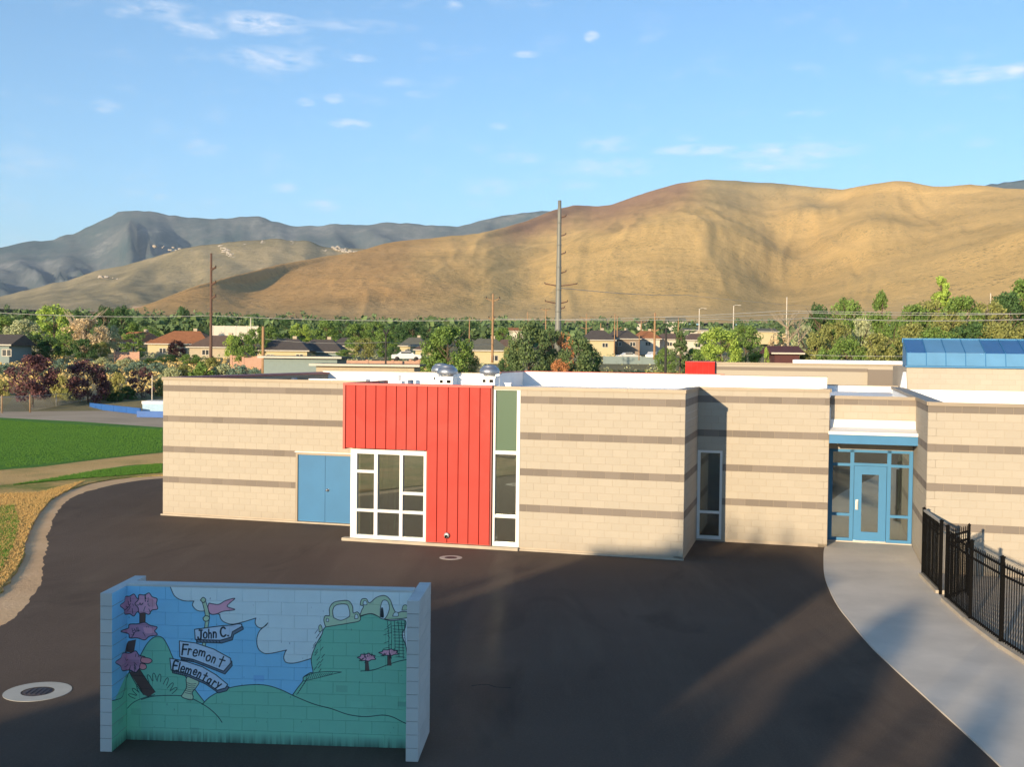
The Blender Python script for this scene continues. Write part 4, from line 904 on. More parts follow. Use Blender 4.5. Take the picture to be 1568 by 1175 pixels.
GL = {'J': [[(.8, 0), (.8, .75), (.6, 1), (.3, .95), (.2, .75)], [(.45, 0), (1, 0)]], 'o': [[(.5, .35), (.15, .55), (.2, .9), (.5, 1), (.85, .85), (.85, .5), (.5, .35)]], 'h': [[(.2, 0), (.2, 1)], [(.2, .6), (.5, .4), (.8, .55), (.8, 1)]],
      'n': [[(.2, .4), (.2, 1)], [(.2, .6), (.5, .4), (.8, .55), (.8, 1)]], 'C': [[(.9, .15), (.6, 0), (.25, .15), (.1, .5), (.25, .88), (.6, 1), (.95, .85)]], '.': [[(.3, .93), (.4, .96)]],
      'F': [[(.2, 0), (.2, 1)], [(.2, .03), (.95, 0)], [(.2, .48), (.8, .45)]], 'r': [[(.25, .4), (.25, 1)], [(.25, .62), (.5, .42), (.85, .48)]], 'e': [[(.15, .68), (.85, .66), (.75, .42), (.4, .36), (.13, .6), (.2, .92), (.55, 1), (.88, .88)]],
      'm': [[(.08, .4), (.08, 1)], [(.08, .58), (.3, .4), (.5, .55), (.5, 1)], [(.5, .58), (.72, .4), (.95, .55), (.95, 1)]], 't': [[(.5, .05), (.5, 1)], [(.1, .38), (.95, .34)]], 'E': [[(.85, 0), (.2, .02), (.2, 1), (.9, .97)], [(.2, .48), (.75, .46)]],
      'l': [[(.5, 0), (.5, 1)]], 'a': [[(.8, .42), (.8, 1)], [(.8, .55), (.5, .4), (.18, .6), (.22, .9), (.5, 1), (.8, .82)]], 'y': [[(.15, .4), (.45, .8)], [(.9, .38), (.35, 1.25)]]}
def word(txt):      # (char, x, y(top), w, h, rotation)
    for (ch, x, y, w2, h2, a) in txt:
        ca, sa = math.cos(a), math.sin(a)
        for st_ in GL[ch]:
            q = [(x + px_ * w2 * ca - py_ * h2 * sa, y + px_ * w2 * sa + py_ * h2 * ca) for px_, py_ in st_]; rline(q, 6.6 if ch in 'JCFE.' else 5.4, (.05, .05, .10), smooth=len(st_) > 3)
word([('J', 486, 298, 22, 42, 0), ('o', 512, 292, 20, 42, 0), ('h', 534, 294, 18, 40, 0), ('n', 554, 290, 20, 42, 0), ('C', 586, 286, 26, 42, -.05), ('.', 618, 284, 14, 42, 0)])
word([('F', 420, 360, 28, 48, .12), ('r', 448, 362, 20, 46, .15), ('e', 474, 368, 22, 46, .2), ('m', 500, 374, 28, 38, .22), ('o', 534, 394, 22, 42, .3), ('n', 560, 402, 20, 42, .35), ('t', 592, 410, 28, 52, .4)])
word([('E', 382, 436, 26, 42, .18), ('l', 404, 442, 16, 42, .2), ('e', 420, 446, 20, 40, .25), ('m', 444, 452, 26, 42, .3), ('e', 478, 462, 18, 36, .35), ('n', 500, 472, 18, 40, .45), ('t', 524, 486, 18, 42, .5), ('a', 544, 500, 20, 38, .5), ('r', 568, 512, 18, 38, .55), ('y', 588, 520, 20, 38, .6)])
pic2 = (pic[0:RH // 2 * 2:2, 0:RW // 2 * 2:2] + pic[1:RH // 2 * 2:2, 0:RW // 2 * 2:2] + pic[0:RH // 2 * 2:2, 1:RW // 2 * 2:2] + pic[1:RH // 2 * 2:2, 1:RW // 2 * 2:2]) / 4
# worn and patched paint
h2, w2 = pic2.shape[:2]; rs = np.random.RandomState(4)
for k in range(16):
    x, y, a, b = rs.randint(0, w2 - 60), rs.randint(int(h2 * .45), h2 - 40), rs.randint(30, 55), rs.randint(20, 30); pic2[y:y + b, x:x + a] *= rs.uniform(.9, 1.03)
for k in range(70):
    x, y = rs.randint(40, w2 - 10), rs.randint(20, h2 - 14); pic2[y:y + rs.randint(1, 9), x:x + rs.randint(1, 4)] *= .72
yy = np.linspace(0, 1, h2)[:, None, None]; grime = np.clip((yy - .93) * 14, 0, 1) * (0.35 + .65 * rs.rand(1, w2 // 9 + 1, 1).repeat(9, 1)[:, :w2])
pic2 = pic2 * (1 - .5 * grime)
img = bpy.data.images.new('wall_painting', w2, h2); buf = np.ones((h2, w2, 4), np.float32); buf[..., :3] = np.clip(pic2[::-1] * 1.08, 0, 1)
img.pixels.foreach_set(buf.ravel()); img.update(); img.pack()
MW, MY, MH = 4.42, .50, 2.21
mural = empty('painted_wall', (-5.63, 15.18, 0), math.atan2(-.25, 4.41), 'short block wall with a painted hill landscape reading John C. Fremont Elementary', 'wall')
t = NT('wall_paint'); tcn = t.new('ShaderNodeTexCoord'); tcn.object = mural; sp = t.new('ShaderNodeSeparateXYZ'); t.l.new(tcn.outputs['Object'], sp.inputs[0])
u_ = t.math('ADD', t.math('SUBTRACT', sp.outputs[0], .17), t.math('MINIMUM', t.math('SUBTRACT', sp.outputs[1], MY), 0.0))
u_ = t.math('DIVIDE', t.math('ADD', u_, .6), 4.70); v_ = t.math('DIVIDE', sp.outputs[2], 2.22); cb = t.new('ShaderNodeCombineXYZ'); t.l.new(u_, cb.inputs[0]); t.l.new(v_, cb.inputs[1])
it = t.new('ShaderNodeTexImage'); it.image = img; it.extension = 'EXTEND'; t.l.new(cb.outputs[0], it.inputs[0])
nn = t.noise(2.2, 6, .65, t.coord('World')); cc = t.mix(t.math('MULTIPLY', nn, .26), it.outputs[0], (.20, .25, .26))
t.bump(t.noise(70, 3, .7, t.coord('World')), .5, .006)
M['paint'] = t.fin(cc, .6, 0, .4)
M['grey_block'] = block_mat('grey_block', (.58, .60, .58), .06)
mh = MH / 12; cache = {}
def solid_block(L_, Wd, h, mats, inner=False, parent=None, loc=(0, 0, 0)):
    key = (round(L_, 3), round(Wd, 3), inner, mats)
    if key not in cache:
        bm = bmesh.new(); bmesh.ops.create_cube(bm, size=1); 
        for v in bm.verts: v.co = Vector(((v.co.x + .5) * (L_ - .002) + .001, (v.co.y + .5) * (Wd - .002) + .001, (v.co.z + .5) * (h - (.002 if L_ > .18 else .006)) + (.001 if L_ > .18 else .003)))
        bmesh.ops.bevel(bm, geom=bm.edges[:], offset=.0025, segments=1, affect='EDGES')
        me = bpy.data.meshes.new('block'); 
        for q in mats: me.materials.append(M[q])
        if inner:
            for f in bm.faces:
                if f.normal.x > .3: f.material_index = 1
        bm.to_mesh(me); bm.free(); cache[key] = me
    o = bpy.data.objects.new('block', cache[key]); col.objects.link(o); o.parent = parent; o.location = loc; return o
mb = MB(); mb.box(.16, MW - .16, MY + .012, MY + .18, 0, MH - .05); pn = mb.build('panel_core', M['paint'], mural); pn['label'] = 'painted middle of the wall'
mb = MB(); mb.box(.012, .162, .012, 1.20, 0, MH - .01); wl1 = mb.build('wing_wall', M['mortar_dark'], mural)
mb = MB(); mb.box(MW - .162, MW - .012, .012, 1.20, 0, MH - .01); wl2 = mb.build('wing_wall', M['mortar_dark'], mural)
for k in range(12):
    x = .17 - (.185 if k % 2 else 0)
    while x < MW - .18:
        a, b = max(x, .17), min(x + .371, MW - .17); x += .371
        if b - a > .03: solid_block(b - a, .19, mh - (.004 if k == 11 else 0), ('paint',), False, pn, (a, MY, k * mh - (.03 if k == 11 else 0) * 0))
    for wg, wx in ((wl1, 0.0), (wl2, MW - .17)):
        y = 0 - (.2 if k % 2 else 0)
        while y < 1.19:
            a, b = max(y, 0), min(y + .4, 1.21); y += .4
            if b - a > .03: solid_block(.17, b - a, mh, ('grey_block', 'paint') if wg is wl1 and a < MY else ('grey_block',), wg is wl1 and a < MY, wg, (wx, a, k * mh))
mb = MB(); mb.box(.16, MW - .16, MY - .005, MY + .20, MH + .001 - .004, MH + .03); mb.build('cap', M['grey_block'], mural)

# ------------------------------------------------------------------ painted rings and utility covers on the asphalt
def ring(cx_, cy_, r0, r1, label, z=.005):
    mb = MB(); n = 40; v = [(cx_ + r_ * math.cos(2 * math.pi * j / n), cy_ + r_ * math.sin(2 * math.pi * j / n), zz) for r_, zz in ((r0, z), (r1, z), (r0, -.01), (r1, -.01)) for j in range(n)]
    mb.add(v, [(j, n + j, n + (j + 1) % n, (j + 1) % n) for j in range(n)] + [(n + j, 3 * n + j, 3 * n + (j + 1) % n, n + (j + 1) % n) for j in range(n)])
    o = mb.build('concrete_collar', M['collar']); tag(o, label, 'collar', 'round concrete collars set in the asphalt')
    mb = MB(); mb.lathe([(r0 - .01, z - .012), (r0 - .04, z - .002), (0.001, z - .002)], 28, (cx_, cy_, 0)); 
    for k in range(5): a = -r0 * .6 + k * r0 * .3; mb.box(cx_ + a, cx_ + a + .02, cy_ - r0 * .6, cy_ + r0 * .6, z - .002, z + .004)
    mb.build('cover', M['cover'], o)
M['collar'] = simple('pale_concrete', (.47, .44, .37), .85, 0, .1, 3, .3, .2, 'World'); M['cover'] = simple('iron_cover', (.07, .055, .055), .7, .3, .2, 8)
ring(-7.62, 17.82, .255, .52, 'large concrete collar with iron cover left of the painted wall')
ring(-1.60, 30.46 - .55, .17, .31, 'small concrete collar with iron cover in front of the red wall')
# hairline crack
mb = MB(); pts = smoothline([gnd(722, 1051), gnd(745, 1049), gnd(760, 1053), gnd(782, 1054)], 5)
for a, b in zip(pts, pts[1:]): mb.bar((a[0], a[1], .0), (b[0], b[1], .0), .02, .004)
tag(mb.build('asphalt_crack', M['black']), kind='structure')

# ------------------------------------------------------------------ black picket fence along the walk
fl = [Vector((10.49, 28.05, 0)), Vector((10.12, 25.95, 0)), Vector((9.95, 25.15, 0)), Vector((9.67, 23.15, 0)), Vector((9.5, 21.3, 0)), Vector((9.44, 19.1, 0)), Vector((9.42, 16.9, 0)), Vector((9.42, 14.7, 0))]
fence = empty('picket_fence', fl[3], 0, 'black metal picket fence on a low kerb beside the concrete walk', 'fence')
o_ = fl[3]
def post(p, h, parent, base=fl[3], w_=.065):
    mb = MB(); mb.box(-w_ / 2, w_ / 2, -w_ / 2, w_ / 2, 0, h); mb.box(-w_ * .65, w_ * .65, -w_ * .65, w_ * .65, h, h + .02); mb.add([(-w_ * .5, -w_ * .5, h + .02), (w_ * .5, -w_ * .5, h + .02), (w_ * .5, w_ * .5, h + .02), (-w_ * .5, w_ * .5, h + .02), (0, 0, h + .05)], [(0, 1, 4), (1, 2, 4), (2, 3, 4), (3, 0, 4)])
    return mb.build('post', M['black'], parent, loc=p - base)
def bay(p, q, parent, base, meshed=False, top=1.68, sp=.105):
    d = q - p; n_ = int(d.length / sp); 
    for z in (.16, top - .10, top - .28):
        mb = MB(); mb.bar(p - base + Vector((0, 0, z)), q - base + Vector((0, 0, z)), .035, .035); mb.build('rail', M['black'], parent)
    for i in range(1, n_):
        c = p + d * i / n_ - base; me = pk
        o = bpy.data.objects.new('picket', me); col.objects.link(o); o.parent = parent; o.location = c + Vector((0, 0, .08))
    if meshed:
        mb = MB(); k = 0
        for i in range(int(d.length / .06)):
            c = p + d * (i * .06 / d.length) - base; mb.bar(c + Vector((-.03, 0, .1)), c + Vector((-.03, 0, top)), .0045)
        for i in range(int(1.55 / .06)): mb.bar(p - base + Vector((-.03, 0, .1 + i * .06)), q - base + Vector((-.03, 0, .1 + i * .06)), .0045)
        mb.build('mesh_infill', M['black'], parent)['kind'] = 'stuff'
mb = MB(); mb.box(-.007, .007, -.007, .007, 0, 1.58); pk = mb.mesh('picket'); pk.materials.append(M['black'])
for p in fl: post(p, 1.74, fence)
bay(fl[0], fl[1], fence, fl[3], True)
for i in range(2, len(fl) - 1): bay(fl[i], fl[i + 1], fence, fl[3], i == 2)
mb = MB(); mb.bar(fl[0] - o_ + Vector((0, 0, .10)), fl[1] - o_ + Vector((0, 0, .10)), .05, .05); mb.build('bottom_rail', M['galv'], fence)
mb = MB(); mb.bar(fl[0] - o_ + Vector((0, 0, 1.70)), fl[1] - o_ + Vector((0, 0, 1.70)), .05, .05); mb.build('top_rail', M['galv'], fence)
# gate leaf standing open behind the gap
gate = empty('fence_gate', fl[2], 0, 'black picket gate leaf standing open behind the fence', 'gate')
gp, gq = Vector((9.95, 25.15, 0)) + Vector((.05, .0, 0)), Vector((10.75, 25.9, 0)); bay(gp, gq, gate, fl[2], True, 1.62); post(gq, 1.66, gate, fl[2], .045)
mb = MB(); mb.box(-.06, .06, -.05, .05, .95, 1.15); mb.build('latch', M['galv'], gate, loc=gq - fl[2])
mb = MB()
for a, b in zip(fl[2:], fl[3:]): mb.bar(a + Vector((-.02, 0, .05)), b + Vector((-.02, 0, .05)), .20, .12)
mb.bar(fl[0] + Vector((0, 0, .05)), fl[1] + Vector((0, 0, .05)), .2, .11)
tag(mb.build('kerb', M['curb']), kind='structure')
# ------------------------------------------------------------------ foliage kit
def leaf_mat(name, c, c2=None, var=.45, trans=.25):
    c = tuple(v * 2.5 for v in c); c2 = c2 and tuple(v * 2.4 for v in c2)
    t = NT(name); oi = t.new('ShaderNodeObjectInfo'); g = t.new('ShaderNodeNewGeometry')
    c2 = c2 or tuple(v * 1.5 for v in c)
    n = t.noise(1.1, 3, .6, t.coord('Object', (6, 6, 6)))
    f = t.math('ADD', t.math('MULTIPLY', g.outputs['Random Per Island'], .55), t.math('MULTIPLY', n, .45))
    a = t.ramp(f, [(.15, tuple(v * (1 - var) for v in c)), (.5, c), (.85, c2)])
    a = t.mix(t.math('MULTIPLY', oi.outputs['Random'], .35), a, tuple(v * .7 for v in c))
    t.fin(a, .7, 0, .2)
    tr = t.new('ShaderNodeBsdfTranslucent'); t.l.new(a, tr.inputs['Color']); mxn = t.new('ShaderNodeMixShader'); mxn.inputs[0].default_value = trans
    t.l.new(t.b.outputs[0], mxn.inputs[1]); t.l.new(tr.outputs[0], mxn.inputs[2]); t.l.new(mxn.outputs[0], t.out.inputs['Surface']); return t.m
LM = {'green': leaf_mat('green_leaves', (.075, .115, .028)), 'dark': leaf_mat('dark_green_leaves', (.035, .065, .022)), 'lime': leaf_mat('yellow_green_leaves', (.15, .20, .04)),
      'olive': leaf_mat('olive_leaves', (.12, .125, .04)), 'sage': leaf_mat('sage_leaves', (.19, .20, .11)), 'blue': leaf_mat('blue_grey_leaves', (.085, .12, .085)),
      'purple': leaf_mat('purple_leaves', (.065, .030, .032), (.115, .060, .055)), 'sand': leaf_mat('sand_coloured_twigs', (.30, .235, .14)), 'rust': leaf_mat('rust_leaves', (.26, .12, .05)),
      'pine': leaf_mat('pine_needles', (.05, .075, .03), (.10, .13, .05)), 'black': leaf_mat('black_red_leaves', (.025, .012, .014)), 'gold': leaf_mat('golden_scrub', (.34, .25, .10)), 'yellow': leaf_mat('pale_yellow_leaves', (.16, .15, .05))}
M['bark'] = simple('bark', (.13, .095, .065), .95, 0, .25, 3, .2, .5); M['deadbark'] = simple('bleached_bark', (.38, .30, .21), .9, 0, .2, 3)
def leaves(cl, n_per, size, seed, tri=False, droop=0):
    r_ = np.random.RandomState(seed); V = []; Fc = []
    for (cx, cy, cz, rr_) in cl:
        n = int(n_per * (.6 + .8 * r_.rand()))
        d = r_.normal(size=(n, 3)); d /= np.linalg.norm(d, axis=1)[:, None]
        p = np.array([cx, cy, cz]) + d * rr_ * (r_.uniform(.55, 1.08, (n, 1))) * np.array([1, 1, .85])
        nn = d * .7 + r_.normal(size=(n, 3)) * .6; nn[:, 2] += .25; nn /= np.linalg.norm(nn, axis=1)[:, None]
        a = np.cross(nn, r_.normal(size=(n, 3))); a /= np.linalg.norm(a, axis=1)[:, None]; b = np.cross(nn, a)
        s = size * r_.uniform(.6, 1.35, (n, 1)); base = len(V)
        q = np.stack([p - a * s, p - b * s * .62, p + a * s, p + b * s * .62], 1).reshape(-1, 3)
        b0 = sum(len(x) for x in V); V.append(q); Fc.append(np.arange(n * 4).reshape(n, 4) + b0)
    V = np.concatenate(V); Fc = np.concatenate(Fc); me = bpy.data.meshes.new('crown'); me.from_pydata(V.tolist(), [], Fc.tolist()); me.update(); me.materials.append(None); return me
def clumps(kind, seed):
    r_ = random.Random(seed); out = []
    if kind == 'round':
        for i in range(46):
            a = r_.uniform(0, 6.283); h = r_.random() ** .9; prof = math.sin(math.pi * min(1, .12 + h * .84)) ** .6
            q = r_.uniform(.35, 1) ** .5; out.append((.40 * prof * q * math.cos(a), .40 * prof * q * math.sin(a), .20 + .70 * h, r_.uniform(.075, .135)))
    elif kind == 'tall':
        for i in range(44):
            a = r_.uniform(0, 6.283); h = r_.random(); prof = (math.sin(math.pi * (.10 + h * .86))) ** .55; q = r_.uniform(.3, 1) ** .5
            out.append((.26 * prof * q * math.cos(a), .26 * prof * q * math.sin(a), .12 + .82 * h, r_.uniform(.06, .105)))
    elif kind == 'cone':
        for i in range(60):
            a = r_.uniform(0, 6.283); h = r_.random(); prof = (1 - h) ** .75 * .9 + .07; q = r_.uniform(.4, 1) ** .5
            out.append((.32 * prof * q * math.cos(a), .32 * prof * q * math.sin(a), .07 + .90 * h, r_.uniform(.03, .07) * (1.3 - h * .6)))
    elif kind == 'cypress':
        for i in range(50):
            a = r_.uniform(0, 6.283); h = r_.random(); prof = math.sin(math.pi * (.18 + h * .8)) ** .8; q = r_.uniform(.3, 1) ** .5
            out.append((.20 * prof * q * math.cos(a), .20 * prof * q * math.sin(a), .05 + .90 * h, r_.uniform(.05, .08)))
    elif kind == 'shrub':
        for i in range(30):
            a = r_.uniform(0, 6.283); h = r_.random(); q = r_.uniform(.1, 1) ** .5; prof = (1 - h * h) ** .5
            out.append((.62 * prof * q * math.cos(a), .62 * prof * q * math.sin(a), .12 + .72 * h, r_.uniform(.12, .2)))
    elif kind == 'sparse':
        for i in range(34):
            a = r_.uniform(0, 6.283); h = r_.random(); prof = math.sin(math.pi * min(1, .15 + h * .75)) ** .6; q = r_.uniform(.3, 1) ** .4
            out.append((.36 * prof * q * math.cos(a), .36 * prof * q * math.sin(a), .25 + .68 * h, r_.uniform(.05, .11)))
    return out
CR = {}; TR = {}
SPEC = {'round': (105, .022), 'tall': (95, .020), 'cone': (70, .018), 'cypress': (80, .017), 'shrub': (95, .040), 'sparse': (55, .021)}
for k, (n_, s_) in SPEC.items():
    for v_ in range(3): CR[k, v_] = leaves(clumps(k, 100 + v_ * 7 + len(k)), n_, s_, 5 + v_ * 3 + len(k))
def trunk_mesh(kind, seed, bare=False):
    r_ = random.Random(seed); mb = MB(); h = {'shrub': .5, 'cone': .95, 'cypress': .9}.get(kind, .72)
    bend = r_.uniform(-.03, .03); pts = [(0, 0, -.04), (bend * .4, 0, h * .3), (bend, bend * .5, h * .65), (bend * 1.2, bend, h)]
    mb.tube(pts, .022 if kind != 'shrub' else .03, 7, True, .006)
    for i in range(16 if bare else 9):
        a = r_.uniform(0, 6.283); z0 = h * r_.uniform(.3, .9); l_ = r_.uniform(.14, .30); e = r_.uniform(.5, 1.1)
        if kind in ('cone', 'cypress'): l_ *= .5; e = .1
        p0 = Vector((bend * z0 / h, 0, z0)); p1 = p0 + Vector((math.cos(a) * l_ * .5, math.sin(a) * l_ * .5, l_ * e * .5)); p2 = p0 + Vector((math.cos(a) * l_, math.sin(a) * l_, l_ * e * 1.15))
        mb.tube([p0, p1, p2], .010, 5, False, .003)
        if bare:
            for j in range(4):
                a2 = a + r_.uniform(-1, 1); mb.tube([p1.lerp(p2, j / 3), p1.lerp(p2, j / 3) + Vector((math.cos(a2) * .09, math.sin(a2) * .09, .12))], .004, 4, False, .0015)
    return mb.mesh('trunk')
for k in SPEC:
    for v_ in range(2): TR[k, v_] = trunk_mesh(k, v_ + 3)
BARE = trunk_mesh('round', 9, True); tcount = [0]
def plant(x, y, z, h, wdt, kind, colr, label, cat='tree', group=None, bark='bark'):
    tcount[0] += 1; v_ = tcount[0] % 3
    nat = {'round': .94, 'tall': .64, 'cone': .66, 'cypress': .46, 'shrub': 1.45, 'sparse': .84}[kind]
    sx_ = wdt / nat; e = empty('shrub' if cat == 'shrub' else {'cone': 'conifer_tree', 'cypress': 'cypress_tree'}.get(kind, 'leafy_tree'), (x, y, z), rnd.uniform(0, 6.28), label, cat, group)
    me = CR[kind, v_]; o = bpy.data.objects.new('crown', me); col.objects.link(o); o.parent = e; o.scale = (sx_, sx_, h / .99)
    o.material_slots[0].link = 'OBJECT'; o.material_slots[0].material = LM[colr]
    tm = TR[kind, v_ % 2]
    if not tm.materials: tm.materials.append(M['bark'])
    o = bpy.data.objects.new('trunk', tm); col.objects.link(o); o.parent = e; o.scale = (h, h, h)
    return e
def tree_px(px, top, wpx, d, kind, colr, label, cat='tree', base=None, group=None):
    if px > 1380 and cat == 'tree': top -= 8
    p = at(px, top, d); z0 = terr(p.x, p.y) if base is None else at(px, base, d).z
    return plant(p.x, p.y, z0 - .1, p.z - z0 + .1, wpx / F * d * (1.45 if px > 1380 else 1.18), kind, colr, label, cat, group)

PUR = 'purple leaved trees along the field fence'
T_ = tree_px
T_(50, 541, 72, 99, 'round', 'purple', 'purple leaved tree at the left end of the field fence, the largest', base=628, group=PUR)
T_(135, 549, 64, 104, 'round', 'purple', 'purple leaved tree in the middle behind the blue boards', base=624, group=PUR)
T_(217, 560, 46, 109, 'sparse', 'purple', 'thin purple tree with browning leaves next to the white pole', base=618, group=PUR)
YS = 'yellow green shrubs behind the field fence'
for (px, top, wp, d, c, lb, bs) in [(4, 578, 34, 108, 'yellow', 'yellow green shrub left of the largest purple tree', 616), (92, 572, 34, 108, 'yellow', 'yellow green shrub between the left and middle purple trees', 618), (106, 586, 28, 106, 'olive', 'olive shrub at the foot of the middle purple tree on its left', 621),
                                (165, 584, 24, 107, 'olive', 'olive shrub at the foot of the middle purple tree on its right', 620), (180, 568, 34, 111, 'yellow', 'yellow shrub between the middle purple tree and the thin one', 616), (178, 598, 22, 106, 'dark', 'dark low shrub under the yellow one', 618), (243, 578, 26, 112, 'olive', 'olive shrub beside the school corner', 612), (196, 590, 26, 108, 'dark', 'dark shrub left of the thin purple tree', 616)]:
    T_(px, top, wp, d, 'shrub', c, lb, 'shrub', bs, YS)
BS = 'blue grey brush across the vacant lot'; i = 0
for (px, top, wp, d, c, lb) in [(8, 556, 40, 128, 'blue', 'blue grey bush below the pale blue house'), (66, 562, 30, 132, 'blue', 'blue grey bush behind the largest purple tree'), (90, 549, 34, 136, 'blue', 'round blue grey bush between two purple trees'), (118, 556, 30, 140, 'blue', 'blue grey bush left of the middle purple tree'),
                            (168, 556, 38, 134, 'blue', 'blue grey bush right of the middle purple tree'), (192, 548, 34, 142, 'sage', 'pale sage bush under the garden wall'), (212, 552, 40, 138, 'blue', 'blue grey bush above the thin purple tree'), (240, 554, 34, 136, 'blue', 'blue grey bush left of the school corner'), (158, 546, 34, 150, 'sage', 'pale bush behind the middle purple tree'),
                            (262, 560, 32, 128, 'sage', 'tan sage bush just above the school corner'), (282, 556, 34, 130, 'olive', 'olive bush above the left end of the school roof'), (306, 552, 42, 126, 'green', 'upright green bush above the left roof edge'), (340, 556, 44, 128, 'sage', 'grey green bush right of the upright green bush'),
                            (366, 556, 38, 128, 'blue', 'grey green bush left of the brown pole'), (392, 562, 26, 124, 'blue', 'small grey bush at the foot of the brown pole'), (324, 545, 26, 150, 'olive', 'olive bush at the foot of the tall rust brown pole'), (425, 548, 26, 140, 'dark', 'dark bush in front of the cream house'), (440, 545, 22, 142, 'sand', 'dry tan bush in front of the cream house'), (462, 546, 36, 140, 'green', 'green bush beside the cream house drive'), (412, 566, 30, 122, 'sage', 'low sage bush above the roof pipe')]:
    T_(px, top, wp, d, 'shrub', c, lb, 'shrub', None, BS)
TR1 = 'trees among the houses'
